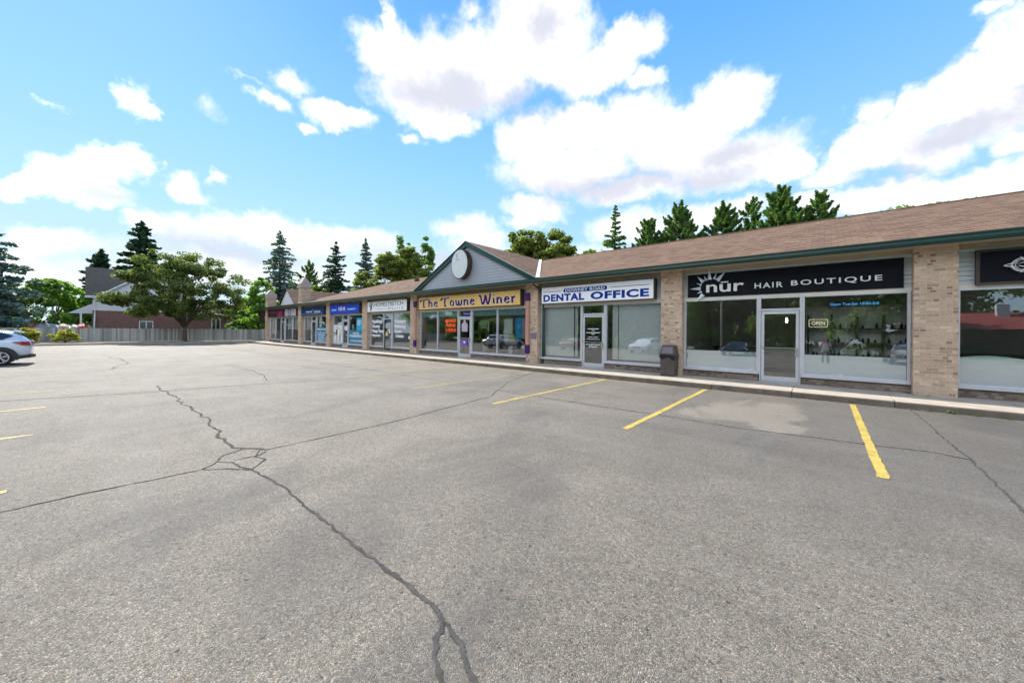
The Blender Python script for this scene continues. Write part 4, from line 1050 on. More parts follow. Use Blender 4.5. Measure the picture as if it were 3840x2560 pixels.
# wine racks and counters inside
def shelf(name, x0, x1, y, z0, z1, nx, nz, label, m='wood_dark', cat='shelf'):
    e = empty(name, ((x0+x1)/2, y, z0), label, cat)
    f = MB()
    for i in range(nx+1):
        xx = x0+(x1-x0)*i/nx; f.box(xx-.025, xx+.025, y, y+.3, z0, z1)
    f.build('upright', m, e)
    f = MB()
    for k in range(nz):
        zz = z0+.35+(z1-z0-.35)*k/nz
        f.box(x0+.026, x1-.026, y+.002, y+.298, zz-.012, zz+.012)
    f.build('board', m, e)
    return e
shelf('shelf_unit', -.37, 1.79, 14.2, .2, 2.19, 4, 4, 'dark four-bay shelf unit inside the hair salon right window')
shelf('wine_rack', -18.3, -15.6, 16.8, .2, 2.2, 4, 6, 'dark wine rack inside the wine shop left of the door')
shelf('wine_rack', -13.8, -10.8, 16.8, .2, 2.2, 4, 6, 'dark wine rack inside the wine shop right of the door')
bt = MB().tube([(0, 0, 0), (0, 0, .12), (0, 0, .15), (0, 0, .17), (0, 0, .22)], [.032, .032, .028, .012, .012], 10)
bott0 = None; nb_ = 0
shelfz = [.55+(2.19-.2-.35)*k/4+.012 for k in range(4)]
for kz in (1, 2, 3):
    for i in range(17):
        xx = -.26+i*.122+rnd.uniform(-.03, .03)
        if ((xx+.37)/.54) % 1 < .1 or ((xx+.37)/.54) % 1 > .9: continue
        if rnd.random() < .25: continue
        if bott0 is None:
            bott0 = bt.build('bottle', 'dark_ink', None, smooth=True); o = bott0
        else:
            o = bott0.copy(); col.objects.link(o)
        o.location = (xx, 14.3+rnd.uniform(-.03, .08), shelfz[kz]); o.scale = (.9, .9, rnd.uniform(.4, .8))
        tag(o, 'small dark hair product bottle on the shelf unit inside the salon', 'bottle', 'product bottles on the salon shelves')
# OPEN sign and LED strip in the salon
os_ = empty('neon_sign', (-.12, YG+.1, 1.82), 'warm white outlined OPEN sign in the salon right window', 'sign')
text('OPEN', (-.27, .02, 1.875, 1.975), YG+.1, 'neon_warm', os_, bold=.0)
mb = MB(); P = [(p[0], YG+.1, p[1]) for p in rrect(-.325, .075, 1.82, 2.03, .02)]; mb.tube(P+[P[0]], .006, 6); mb.build('border', 'neon_warm', os_)
ld = empty('led_sign', (.58, YG+.1, 2.4), 'blue scrolling opening hours display at the top of the salon right window', 'sign')
b2(.1, 1.1, YG+.12, YG+.15, 2.37, 2.50, 'case', 'black_metal', ld)
text('Open Tue-Sat 10:00-5:0', (.12, 1.08, 2.39, 2.48), YG+.115, 'led_blue', ld, bold=.01)
flat('notice', -3.52, -3.33, 1.07, 1.15, YG+.05, 'paper', 'small white card low in the left salon window', 'notice')
pd = empty('pendant_lamp', (-.95, 15.2, 2.2), 'small lit pendant lamp hanging inside the salon, seen through its door', 'lamp')
MB().tube([(-.95, 15.2, 2.15), (-.95, 15.2, 2.98)], .008, 6).build('cord', 'black_metal', pd)
simple('lamp_glow', (.9, .85, .7), .4, var=0, emit=((1, .9, .72), 3))
MB().tube([(-.95, 15.2, 1.98), (-.95, 15.2, 2.02), (-.95, 15.2, 2.10), (-.95, 15.2, 2.15)], [.015, .035, .03, .012], 12).build('lamp_shade', 'lamp_glow', pd, smooth=True)
# salon chairs/counter silhouettes
def counter(x0, x1, y, label):
    e = empty('counter', ((x0+x1)/2, y, .2), label, 'counter')
    b2(x0, x1, y, y+.55, .2, 1.05, 'body', 'interior_dark', e); b2(x0-.04, x1+.04, y-.04, y+.6, 1.051, 1.10, 'top', 'wood_dark', e)
counter(-3.3, -1.9, 16.2, 'dark reception counter inside the salon left window')
counter(-16.9, -15.5, 15.2, 'dark counter inside the wine shop left of the door')
counter(-24.2, -22.5, 16.0, 'dark reception counter inside the clinic')
counter(3.0, 5.0, 16.0, 'dark counter inside the shop at the right edge')

# ------------------------------------------------------------------ bin in front of the pillar
bn = empty('litter_bin', (-3.95, 12.78, .18), 'square dark brown litter bin with hooded flap top and black bag, by the brick pillar', 'bin')
def frus(mb, c, z0, z1, a0, b0_, a1, b1):
    x, y = c
    r0 = [(x-a0, y-b0_, z0), (x+a0, y-b0_, z0), (x+a0, y+b0_, z0), (x-a0, y+b0_, z0)]
    r1 = [(x-a1, y-b1, z1), (x+a1, y-b1, z1), (x+a1, y+b1, z1), (x-a1, y+b1, z1)]
    mb.loft([r0, r1])
mb = MB(); frus(mb, (-3.95, 12.78), .18, .86, .215, .2, .235, .215); mb.build('body', 'bin_brown', bn)
mb = MB(); frus(mb, (-3.95, 12.78), .87, .90, .25, .23, .25, .23); frus(mb, (-3.95, 12.78), .901, 1.18, .235, .215, .195, .17); frus(mb, (-3.95, 12.78), 1.181, 1.20, .19, .165, .17, .15); hd = mb.build('hood', 'bin_brown', bn)
mb = MB(); mb.face([(-4.13, 12.558, .93), (-3.77, 12.558, .93), (-3.80, 12.598, 1.14), (-4.10, 12.598, 1.14)]); mb.build('flap', 'plaque', hd)
mb = MB(); r = random.Random(3); N = 40; top = []; bot = []
for k in range(N):
    t = k/N*4; s_ = int(t); f = t-s_
    cs = [(-1, -1), (1, -1), (1, 1), (-1, 1)]; a = Vector(cs[s_]); b = Vector(cs[(s_+1) % 4]); p = a.lerp(b, f)
    top.append((-3.95+p.x*.252, 12.78+p.y*.232, .885)); bot.append((-3.95+p.x*(.25+r.uniform(0, .012)), 12.78+p.y*(.23+r.uniform(0, .012)), .80-.05*math.sin(k*.9)-r.uniform(0, .05)))
for k in range(N): mb.face([bot[k], bot[(k+1) % N], top[(k+1) % N], top[k]])
mb.build('bag', 'bag_black', bn)

# ------------------------------------------------------------------ trees
def quads(centres, sizes, normals, rs, aspect=1.0, bend=0):
    """numpy: one leaf quad per centre"""
    n = len(centres)
    t = rs.normal(size=(n, 3)); t -= (t*normals).sum(1)[:, None]*normals; t /= np.linalg.norm(t, axis=1)[:, None]+1e-9
    b = np.cross(normals, t)
    s = sizes[:, None]
    v = np.stack([centres-t*s*aspect-b*s*.25, centres-b*s*.9, centres+t*s*aspect, centres+b*s*.9], 1)
    return v.reshape(-1, 3)
def mesh_quads(name, v, m, parent, extra=None):
    me = bpy.data.meshes.new(name); n = len(v)//4
    me.from_pydata(v.tolist(), [], np.arange(n*4).reshape(-1, 4).tolist()); me.materials.append(MATS[m])
    o = bpy.data.objects.new(name, me); col.objects.link(o); o.parent = parent; ORG[o.name] = Vector((0, 0, 0)); return o
def unit(rs, n):
    d = rs.normal(size=(n, 3)); return d/np.linalg.norm(d, axis=1)[:, None]
def broadleaf(loc, h, rx, rz, zc, leafm, label, group, seed=1, nclump=60, per=110, leaf=.16, bark='bark', trunk_r=.22, lobes=None, zmin=None, rz_=0, clump=None, cat='tree', name='broadleaf_tree', fork=1.6):
    rs = np.random.RandomState(seed); r = random.Random(seed)
    e = empty(name, loc, label, cat, group, local=True)
    # clumps over an uneven crown volume
    C = []; tries = 0
    lobes = lobes or [(0, 0, zc, rx, rz)]
    while len(C) < nclump and tries < 20000:
        tries += 1
        lx_, ly_, lz_, lr, lzr = lobes[r.randrange(len(lobes))]
        d = unit(rs, 1)[0]; rad = r.uniform(.25, 1)**.45
        p = np.array([lx_+d[0]*lr*rad, ly_+d[1]*lr*rad, lz_+d[2]*lzr*rad])
        if zmin and p[2] < zmin: continue
        C.append(p)
    C = np.array(C)
    cr = clump or rx*.24
    V = []
    for c in C:
        n = int(per*r.uniform(.5, 1.3)); d = unit(rs, n); rr = cr*r.uniform(.6, 1.25)*(rs.rand(n)**.4)
        P = c+d*rr[:, None]*np.array([1.15, 1.15, .72])
        nm = d*.5+unit(rs, n)*.7+np.array([0, 0, .5]); nm /= np.linalg.norm(nm, axis=1)[:, None]
        V.append(quads(P, leaf*rs.uniform(.6, 1.25, n), nm, rs))
    mesh_quads('crown', np.concatenate(V), leafm, e)
    tr = MB(); base_top = Vector((0, 0, fork))
    tr.tube([(0, 0, -.1), (0, 0, .3), (.03, .02, fork*.6), base_top], [trunk_r*1.35, trunk_r, trunk_r*.85, trunk_r*.8], 10)
    nl = min(14, nclump)
    for i in range(nl):
        c = Vector(C[i*len(C)//nl]); m1 = base_top.lerp(c, .45)+Vector((0, 0, (c.z-fork)*.12))
        tr.tube([base_top-Vector((0, 0, .15)), m1, c], [trunk_r*.5, trunk_r*.24, trunk_r*.06], 6)
        for _ in range(2):
            c2 = Vector(C[r.randrange(len(C))])
            if (c2-m1).length < rx*.9: tr.tube([m1, m1.lerp(c2, .5)+Vector((0, 0, .1)), c2], [trunk_r*.18, trunk_r*.1, trunk_r*.03], 5)
    tr.build('trunk', bark, e, smooth=True)
    e.rotation_euler.z = rz_
    return e
def conifer(loc, h, base, leafm, label, group, seed=1, tiers=26, per=9, droop=.35, z0=.12, leaf=.16, dens=26, twin=False, name='spruce_tree', cat='tree', gappy=0., shape=1.0):
    rs = np.random.RandomState(seed); r = random.Random(seed)
    e = empty(name, loc, label, cat, group, local=True)
    V = []; tr = MB()
    tr.tube([(0, 0, -.1), (0, 0, h*.5), (0, 0, h*.97)], [.018*h+.05, .011*h+.02, .01], 8)
    if twin: tr.tube([(0, 0, h*.78), (.35, .2, h*.86), (.45, .25, h*.97)], [.06, .04, .01], 6)
    for ti in range(tiers):
        f = ti/(tiers-1); z = h*(z0+(1-z0)*f**.92)
        L0 = base*(1-f)**shape*(1+.12*math.sin(ti*2.1))+.12
        nb = max(4, int(per*(1-.45*f)))
        a0 = r.uniform(0, 6.28)
        for k in range(nb):
            if r.random() < gappy: continue
            a = a0+6.283*k/nb+r.uniform(-.25, .25); L = L0*r.uniform(.5, 1.2)
            dx, dy = math.cos(a), math.sin(a)
            up = .25+.5*f; zj = r.uniform(-.5, .5)*h/tiers
            pts = []
            for s in (0, .35, .7, 1):
                pts.append(Vector((dx*L*s, dy*L*s, z+zj+L*(up*s*.55-droop*s*s+(.14*s**3)))))
            if L > .5: tr.tube(pts, [.03+L*.007, .02, .012, .004], 4)
            n = int(dens*L*r.uniform(.7, 1.2))+4
            t = rs.uniform(.12, 1.0, n)
            P = np.array([[dx*L*q, dy*L*q, z+zj+L*(up*q*.55-droop*q*q+.14*q**3)] for q in t])
            side = (rs.rand(n)-.5)*.55*L*(1.1-t)
            P += np.stack([-dy*side, dx*side, -rs.rand(n)*.16*L**.5-np.abs(side)*.15], 1)
            nm = unit(rs, n)*.75+np.array([0, 0, .8]); nm /= np.linalg.norm(nm, axis=1)[:, None]
            V.append(quads(P, leaf*rs.uniform(.6, 1.4, n), nm, rs, aspect=1.5))
    mesh_quads('crown', np.concatenate(V), leafm, e)
    tr.build('trunk', 'bark', e)
    return e
def pine(loc, h, base, leafm, label, group, seed=1, z0=.25, nbr=46, tuft=.34, leaf=.13, top_sharp=1.0, name='pine_tree', per=75):
    rs = np.random.RandomState(seed); r = random.Random(seed)
    e = empty(name, loc, label, 'tree', group, local=True)
    V = []; tr = MB()
    tr.tube([(0, 0, -.1), (.05, 0, h*.5), (0, 0, h*.95)], [.016*h+.06, .012*h, .03], 8)
    for i in range(nbr):
        f = (i+.5)/nbr; z = h*(z0+(1-z0-.03)*f)
        prof = (1-f)**.85*top_sharp+.05
        if f < .25: prof *= .75+f
        L = base*prof*r.uniform(.45, 1.3)+.15
        a = i*2.4+r.uniform(-.4, .4); dx, dy = math.cos(a), math.sin(a)
        pts = [Vector((dx*L*s, dy*L*s, z+L*(.05*s+.38*s*s))) for s in (0, .4, .75, 1)]
        tr.tube(pts, [.04, .028, .018, .008], 4)
        if r.random() < .35: tr.tube([pts[-1], pts[-1]+Vector((dx*.25, dy*.25, .35))], [.012, .004], 4)
        nt = max(2, int(L*3.4))
        for k in range(nt):
            s = .35+.65*(k+r.random())/nt
            c = np.array([dx*L*s, dy*L*s, z+L*(.05*s+.38*s*s)+.05])+rs.normal(size=3)*[.16*L*.6, .16*L*.6, .1]
            n = int(per*1.35*r.uniform(.6, 1.2)); d = unit(rs, n); d[:, 2] = np.abs(d[:, 2])*.9-.15
            ax_ = np.array([dx*.5, dy*.5, .8]); lt = rs.rand(n); P = c+d*(tuft*.55*(1.1-lt)*rs.rand(n)**.5)[:, None]+ax_*((lt-.3)*tuft*1.7)[:, None]
            nm = np.cross(d, unit(rs, n)); nm /= np.linalg.norm(nm, axis=1)[:, None]+1e-9
            V.append(quads(P, leaf*.5*rs.uniform(.6, 1.3, n), nm, rs, aspect=2.3))
    mesh_quads('crown', np.concatenate(V), leafm, e); tr.build('trunk', 'bark', e)
    return e
GB = 'pines and spruces behind the plaza roof'
# row behind the plaza, left to right as seen
conifer((-70.3, 21.5, 0), 17.8, 4.7, 'needle_blue', 'tall blue grey spruce with open drooping boughs, left of the brick towers', GB, 11, tiers=30, per=10, droop=.5, dens=22, leaf=.15, gappy=.1, shape=.72)
pine((-59.0, 22.0, 0), 11.6, 3.0, 'needle_pine', 'round-headed pine standing right behind the taller brick tower', GB, 12, nbr=40, tuft=.5)
conifer((-52.9, 23.2, 0), 13.7, 3.2, 'needle_dark', 'dark narrow spruce with a forked twin tip', GB, 13, twin=True, gappy=.15, tiers=28, shape=.75, leaf=.13, dens=30)
broadleaf((-54.5, 21.8, 0), 8.2, 1.7, 2.6, 5.6, 'leaf_olive', 'low olive tree between the round-headed pine and the twin-tipped spruce', 'broadleaf trees behind the plaza', 14, 30, 100, .14)
conifer((-48.6, 25.4, 0), 13.9, 2.9, 'needle_blue', 'slim blue grey spruce with a thin single tip', GB, 15, gappy=.12, tiers=30, shape=.75, leaf=.13, dens=30)
broadleaf((-42.6, 21.9, 0), 9.2, 1.9, 3.4, 5.6, 'leaf_olive', 'broad cone of olive foliage in front of the slim spruce', 'broadleaf trees behind the plaza', 16, 50, 120, .13, lobes=[(0, 0, 4.4, 2.2, 2.6), (0, 0, 6.6, 1.3, 2.2)])
broadleaf((-42.0, 24.8, 0), 11.7, 2.2, 3, 8.5, 'leaf_olive', 'dense maple with yellowing top right of the slim spruce', 'broadleaf trees behind the plaza', 17, 60, 130, .15, lobes=[(0, 0, 7, 2.1, 3.4), (.3, 0, 9.4, 1.6, 2.0)])
broadleaf((-41.2, 27.2, 0), 12.3, 2.6, 3.2, 8.6, 'leaf_olive', 'rounded maple in the middle of the group left of the pediment', 'broadleaf trees behind the plaza', 18, 70, 130, .16, lobes=[(0, 0, 7.5, 2.4, 3.8), (.2, 0, 10, 1.7, 2.2)])
broadleaf((-37.6, 27.6, 0), 10.3, 2.2, 3, 6.6, 'leaf_olive', 'lower maple just left of the pediment with sky gaps beneath', 'broadleaf trees behind the plaza', 19, 44, 120, .15, lobes=[(0, 0, 7.6, 2.0, 2.2), (1.2, 0, 6.2, 1.5, 1.9), (-1.2, 0, 5.5, 1.2, 1.6)])
for i, (x, y, h_, rr, lab) in enumerate(((-48.7, 30.8, 16, .75, 'narrow poplar spire rising left out of the maples'), (-45.8, 30.4, 14.5, .6, 'shorter poplar spire right beside the first one'), (-41.6, 30.4, 15.0, 1.2, 'loose double poplar column just left of the pediment'))):
    broadleaf((x, y, 0), h_, rr, h_*.4, h_*.55, 'leaf_green', lab, 'poplars behind the plaza', 21+i, 70, 75, .13, lobes=[(0, 0, h_*.5, rr, h_*.33), (rr*.3, 0, h_*.75, rr*.6, h_*.23)] + ([(rr*.9, 0, h_*.68, rr*.35, h_*.22)] if i == 2 else []), clump=.42, trunk_r=.16, bark='pale_bark', name='poplar_tree', fork=4)
# right of the pediment
broadleaf((-26.6, 33, 0), 13.1, 2.5, 3.2, 9.6, 'leaf_olive', 'rounded yellow green maple, left half of the pair right of the pediment', 'broadleaf trees behind the plaza', 31, 130, 150, .15, lobes=[(0, 0, 10.2, 2.4, 2.9), (1.4, 0, 10.2, 2.0, 2.5), (2.1, 0, 10.0, 1.7, 2.4), (-1.5, 0, 9.0, 1.8, 2.2)])
broadleaf((-22.9, 34, 0), 12.9, 2.4, 3.2, 9.6, 'leaf_olive', 'rounded yellow green maple, right half of the pair right of the pediment', 'broadleaf trees behind the plaza', 32, 130, 150, .15, lobes=[(-.2, 0, 10.0, 2.3, 2.9), (-1.5, 0, 9.6, 1.8, 2.4), (1.3, 0, 9.0, 1.8, 2.2)])
conifer((-15.3, 33, 0), 13.5, 1.9, 'needle_pine', 'thin ragged spruce, first conifer right of the maple pair', GB, 33, tiers=34, per=7, gappy=.2, leaf=.1, dens=34, shape=.7)
broadleaf((-18.3, 34, 0), 10.4, 1.7, 2, 9, 'leaf_bright', 'low bright bush top just above the ridge left of the ragged spruce', 'broadleaf trees behind the plaza', 34, 34, 90, .13, lobes=[(0, 0, 8.6, 1.9, 1.4), (1.7, 0, 8.8, 1.2, 1.7)])
for i, (x, y, h_, bs, lab) in enumerate(((-12.9, 35, 12.3, 1.8, 'small rounded pine between the ragged spruce and a wide pine'), (-10.3, 36, 13.5, 2.5, 'wide pine with upswept twigs on its right side'), (-6.7, 36, 12.6, 1.9, 'dense bright green pine with blunt top'), (-4.9, 38, 13.4, 1.8, 'open thin pine between two dense ones'), (-2.6, 35, 12.6, 2.4, 'tallest dense pine of the row behind the roof'), (-.35, 36, 12.2, 1.7, 'last pine on the right of the row with bare side twigs'))):
    pine((x, y, 0), h_, bs*1.3, 'needle_pine', lab, GB, 41+i, nbr=(72, 76, 84, 46, 100, 56)[i], tuft=.42, z0=.4, per=(75, 70, 100, 60, 110, 65)[i])
pine((-9.0, 37, 0), 10.5, 1.8, 'needle_pine', 'low pine filling the dip between the wide pine and the dense blunt one', GB, 49, nbr=30, z0=.5)
broadleaf((4.4, 36, 0), 10.3, 2.2, 1.2, 9.2, 'leaf_green', 'treetop barely showing over the ridge at the right, lower one', 'broadleaf trees behind the plaza', 51, 30, 90, .13, lobes=[(0, 0, 8.9, 2.2, 1.2)])
broadleaf((6.7, 38, 0), 10.9, 2.0, 1.2, 9.6, 'leaf_green', 'treetop barely showing over the ridge at the right, higher one', 'broadleaf trees behind the plaza', 52, 30, 90, .13, lobes=[(0, 0, 9.5, 2.2, 1.3)])
# left side
maple = broadleaf((-55.2, 7.4, .1), 10.8, 6, 4, 6.6, 'leaf_maple', 'wide dark maple with rusty top in front of the red brick house', 'trees on the left', 61, 300, 190, .10, trunk_r=.22, zmin=2.3, fork=1.6, clump=.6,
    lobes=[(0, -.9, 6.3, 3.7, 3.5)]*5+[(0, -1.6, 8.5, 2.5, 1.6), (0, 1.2, 8.5, 2.6, 1.6), (0, 2.5, 6.3, 3.1, 3.1), (0, 2.5, 6.3, 3.1, 3.1), (0, 3.9, 5.2, 1.7, 2.4), (0, -3.9, 6.9, 1.2, .7), (0, -5.1, 4.5, 1.4, .6), (0, -3.2, 3.8, 2.8, 1.2), (0, 1.0, 3.6, 3.0, 1.2), (0, -1.0, 3.4, 3.6, .9)])
conifer((-66.5, -7.6, 0), 15.2, 6.2, 'needle_blue', 'big blue spruce cut by the left edge of the photograph', 'trees on the left', 62, tiers=34, per=12, droop=.4, z0=.05, dens=30, leaf=.15, gappy=.12)
conifer((-88.3, 6.3, 0), 19.2, 5.2, 'needle_dark', 'tall dark spruce behind the red brick house', 'trees on the left', 63, tiers=30, per=11, dens=22, leaf=.26, gappy=.08, shape=.7)
conifer((-92.9, 1.8, 0), 14.4, 4.2, 'needle_dark', 'shorter dark spruce at the left behind the house roof', 'trees on the left', 64, tiers=24, per=10, dens=22, leaf=.26, shape=.7)
for i, (x, y, h_, rr, mm, lab) in enumerate(((-78.9, -4.0, 8.3, 2.4, 'leaf_green', 'bushy green tree behind the boards right of the blue spruce'), (-83.7, -2.9, 9.3, 2.6, 'leaf_bright', 'bright green tree with thin crown right of the blue spruce'), (-86.7, -.9, 7.6, 2.6, 'leaf_bright', 'low bright tree nearest the house porch'), (-92.9, .6, 8.4, 2.8, 'leaf_bright', 'pale green tree far behind the porch'), (-74, -6.0, 6.5, 2.6, 'leaf_green', 'low dark green tree under the blue spruce'))):
    broadleaf((x, y, 0), h_, rr, h_*.4, h_*.55, mm, lab, 'trees on the left', 71+i, 40, 100, .2, lobes=[(0, 0, h_*.45, rr, h_*.38), (.3, .5, h_*.72, rr*.6, h_*.26)])
for i, (x, y, h_, rr, mm, lab) in enumerate(((-58.5, 15.9, 8.6, 2.2, 'leaf_bright', 'bright green tree between the house and the plaza end'), (-66.0, 15.6, 6.4, 2.6, 'leaf_green', 'mid green tree right of the maple behind the boards'), (-72, 17.5, 6.6, 3, 'leaf_bright', 'pale tree far back in the gap beside the house'), (-58.8, 18.6, 5.6, 2.6, 'needle_dark', 'dark low tree beside the end wall of the plaza'), (-62.2, 14.6, 4.2, 2.0, 'leaf_green', 'dark round shrub behind the right end of the boards'), (-54.0, 17.6, 4.6, 1.7, 'leaf_green', 'tall shrub pressed against the plaza end wall'))):
    broadleaf((x, y, 0), h_, rr, h_*.42, h_*.5, mm, lab, 'trees on the left', 81+i, 44, 110, .17, lobes=[(0, 0, h_*.42, rr, h_*.4), (0, 0, h_*.68, rr*.65, h_*.3)])
for i, (x, y, lab) in enumerate(((-55.3, -3.55, 'yellow green shrub behind the parked car'), (-54.9, -1.15, 'yellow green shrub in front of the boards, nearer the house'))):
    broadleaf((x, y, .05), 1.45, .85, .6, .75, 'leaf_yellow', lab, 'yellow shrubs on the verge', 91+i, 34, 70, .075, lobes=[(0, 0, .65, .95, .55), (0, .2, .95, .6, .4)], trunk_r=.04, clump=.24, cat='shrub', name='shrub', fork=.2)

# ------------------------------------------------------------------ fence
FX = -57.3
def fence(pts, label, h=1.36, seed=5):
    e = empty('fence', (pts[0][0], pts[0][1], .1), label, 'fence')
    r = random.Random(seed); mb = MB(); rails = MB()
    for (x0, y0), (x1, y1) in zip(pts, pts[1:]):
        a, b = Vector((x0, y0, 0)), Vector((x1, y1, 0)); d = (b-a); L = d.length; d.normalize(); n = Vector((d.y, -d.x, 0))
        k = 0; s = 0
        while s < L-.05:
            wd = .14; p = a+d*s; q = a+d*min(L, s+wd-.008)
            o = n*(.02 if k % 2 else 0.0); t = n*.018; z1 = .1+h+r.uniform(-.03, .04)
            mb.loft([[p+o, q+o, q+o+t, p+o+t], [v+Vector((0, 0, z1)) for v in (p+o, q+o, q+o+t, p+o+t)]])
            s += wd; k += 1
        for zz in (.4, 1.2):
            rails.loft([[a-n*.03+Vector((0, 0, zz)), b-n*.03+Vector((0, 0, zz)), b-n*.005+Vector((0, 0, zz)), a-n*.005+Vector((0, 0, zz))], [v+Vector((0, 0, zz+.09)) for v in (a-n*.03, b-n*.03, b-n*.005, a-n*.005)]])
    mb.build('board_panel', 'fence_wood', e); rails.build('rail', 'fence_wood', e)
    for (x0, y0), (x1, y1) in zip(pts, pts[1:]):
        L = math.hypot(x1-x0, y1-y0); n = max(1, int(L/2.4))
        for i in range(n+1):
            x, y = x0+(x1-x0)*i/n, y0+(y1-y0)*i/n
            b2(x-.16, x-.07, y-.05, y+.05, .0, .1+h+.04, 'post', 'fence_wood', e)
fence([(FX, -22), (FX, -.2), (FX, 12.6)], 'weathered grey vertical board fence along the left kerb')
fence([(-57.3, 12.75), (-56.9, 15.6), (-49.4, 17.3)], 'lighter board fence angling back beside the plaza end wall', seed=8)
# dark metal gate at the plaza end
g = empty('metal_gate', (-48.4, 15.6, .1), 'dark metal gate between the board fence and the plaza end wall', 'gate')
mb = MB()
for i in range(13): mb.box(-49.35+i*.15, -49.32+i*.15, 15.6, 15.63, .15, 1.45)
mb.build('bars', 'black_metal', g)
mb = MB()
for z_ in (.3, .9, 1.4): mb.box(-49.4, -47.4, 15.57, 15.6, z_, z_+.05)
mb.build('frame', 'black_metal', g)

# ------------------------------------------------------------------ the brick house
HX = -66.0
Hs = empty('brick_house', (HX, 6, 0), 'red brick house with white upper siding and dark grey roof behind the boards', 'house')
b2(HX-9, HX, .65, 13.4, 0, 3.58, 'brick_wall', 'red_brick', Hs)
mb = MB(); n = 14
for i in range(n):
    za = 3.585+i*(5.0-3.585)/n; zb = za+(5.0-3.585)/n
    mb.loft([[(HX+.03, .63, za), (HX+.03, 9.5, za), (HX-9.0, 9.5, za), (HX-9, .63, za)], [(HX+.01, .65, zb), (HX+.01, 9.5, zb), (HX-9, 9.5, zb), (HX-9, .65, zb)]])
mb.build('upper_siding', 'white_siding', Hs)
rf = MB()
sl = Vector((-4.8, 0, 3.6)).normalized()
slope(rf, [(HX+.45, .05, 5.3), (HX+.45, 9.9, 5.3), (HX-4.5, 9.9, 9.15), (HX-4.5, .05, 9.15)], Vector((0, 1, 0)), sl)
slope(rf, [(HX-9.5, 9.9, 5.3), (HX-9.5, .05, 5.3), (HX-4.5, .05, 9.15), (HX-4.5, 9.9, 9.15)], Vector((0, 1, 0)), Vector((-sl.x, 0, sl.z)))
rf.face([(HX+.45, .05, 5.16), (HX+.45, .05, 5.3), (HX-4.5, .05, 9.15), (HX-9.5, .05, 5.3), (HX-9.5, .05, 5.16)])
ro = rf.build('roof', 'grey_shingle', Hs)
mb = MB(); mb.box(HX+.40, HX+.50, .03, 9.9, 5.12, 5.28); mb.box(HX+.02, HX+.39, .03, 9.9, 5.02, 5.118); mb.build('eave', 'white_paint', Hs)
# cross gable with white siding facing the lot
cg = MB(); gy0, gy1, gz0, gz1 = 1.15, 9.4, 5.3, 8.6; gm = (gy0+gy1)/2
cg.prism([(gy0, gz0), (gy1, gz0), (gm, gz1)], lambda u, v, d: (d, u, v), HX-3.5, HX+.25)
cg.build('cross_gable', 'white_siding', Hs)
cr_ = MB()
slope(cr_, [(HX+.55, gy0-.35, gz0-.1), (HX-3.8, gy0-.35, gz0-.1), (HX-3.8, gm, gz1+.12), (HX+.55, gm, gz1+.12)], Vector((1, 0, 0)), Vector((0, .75, .6)))
slope(cr_, [(HX-3.8, gy1+.35, gz0-.1), (HX+.55, gy1+.35, gz0-.1), (HX+.55, gm, gz1+.12), (HX-3.8, gm, gz1+.12)], Vector((1, 0, 0)), Vector((0, -.75, .6)))
cr_.build('gable_roof', 'grey_shingle', Hs)
mb = MB()
for s_ in (0, 1):
    yA = gy0-.35 if s_ == 0 else gy1+.35
    mb.prism([(yA, gz0-.28), (yA, gz0-.11), (gm, gz1+.10), (gm, gz1-.12)], lambda u, v, d: (d, u, v), HX+.5, HX+.56)
mb.build('rake_board', 'white_paint', Hs)
# low wing to the right
b2(HX-7, HX+.0, 13.41, 14.6, 0, 3.3, 'side_wing', 'tan_brick', Hs)
mb = MB(); slope(mb, [(HX+.5, 9.6, 3.75), (HX+.5, 15.1, 3.55), (HX-4.5, 15.1, 5.2), (HX-4.5, 9.6, 5.2)], Vector((0, 1, 0)), Vector((-.9, 0, .4))); mb.build('wing_roof', 'grey_shingle', Hs)
b2(HX+.42, HX+.52, 9.6, 15.1, 3.42, 3.56, 'wing_eave', 'white_paint', Hs)
def hwin(y0, y1, z0, z1):
    f = MB(); x = HX+.05
    f.box(HX-.02, x, y0, y0+.08, z0, z1); f.box(HX-.02, x, y1-.08, y1, z0, z1); f.box(HX-.02, x, y0+.081, y1-.081, z0, z0+.08); f.box(HX-.02, x, y0+.081, y1-.081, z1-.08, z1); f.box(HX-.02, x, (y0+y1)/2-.04, (y0+y1)/2+.04, z0+.081, z1-.081)
    o = f.build('window', 'white_paint', Hs); b2(HX+.005, HX+.02, y0+.05, y1-.05, z0+.05, z1-.05, 'pane', 'car_glass', o)
hwin(4.5, 5.8, 1.25, 2.4); hwin(11.7, 12.7, 1.1, 2.95)
MB().tube([(HX+.45, .75, 5.1), (HX+.12, .8, 4.8), (HX+.1, .8, 3.0), (HX+.1, .75, .3)], .07, 6).build('downspout', 'white_paint', Hs)
po = MB(); slope(po, [(HX-1.2, -1.3, 3.3), (HX-1.2, .64, 4.5), (HX-5, .64, 4.5), (HX-5, -1.3, 3.3)], Vector((1, 0, 0)), Vector((0, .8, .5))); po.build('porch_roof', 'grey_shingle', Hs)
mb = MB(); mb.prism([(-1.3, 3.2), (.64, 3.2), (.64, 4.42)], lambda u, v, d: (d, u, v), HX-1.18, HX-1.1); mb.build('porch_gable', 'white_siding', Hs)
b2(HX-1.3, HX-1.1, -.35, -.18, 0, 3.2, 'porch_post', 'white_paint', Hs)
b2(HX-1.25, HX-1.1, -.17, .6, 1.2, 1.34, 'porch_rail', 'white_paint', Hs)
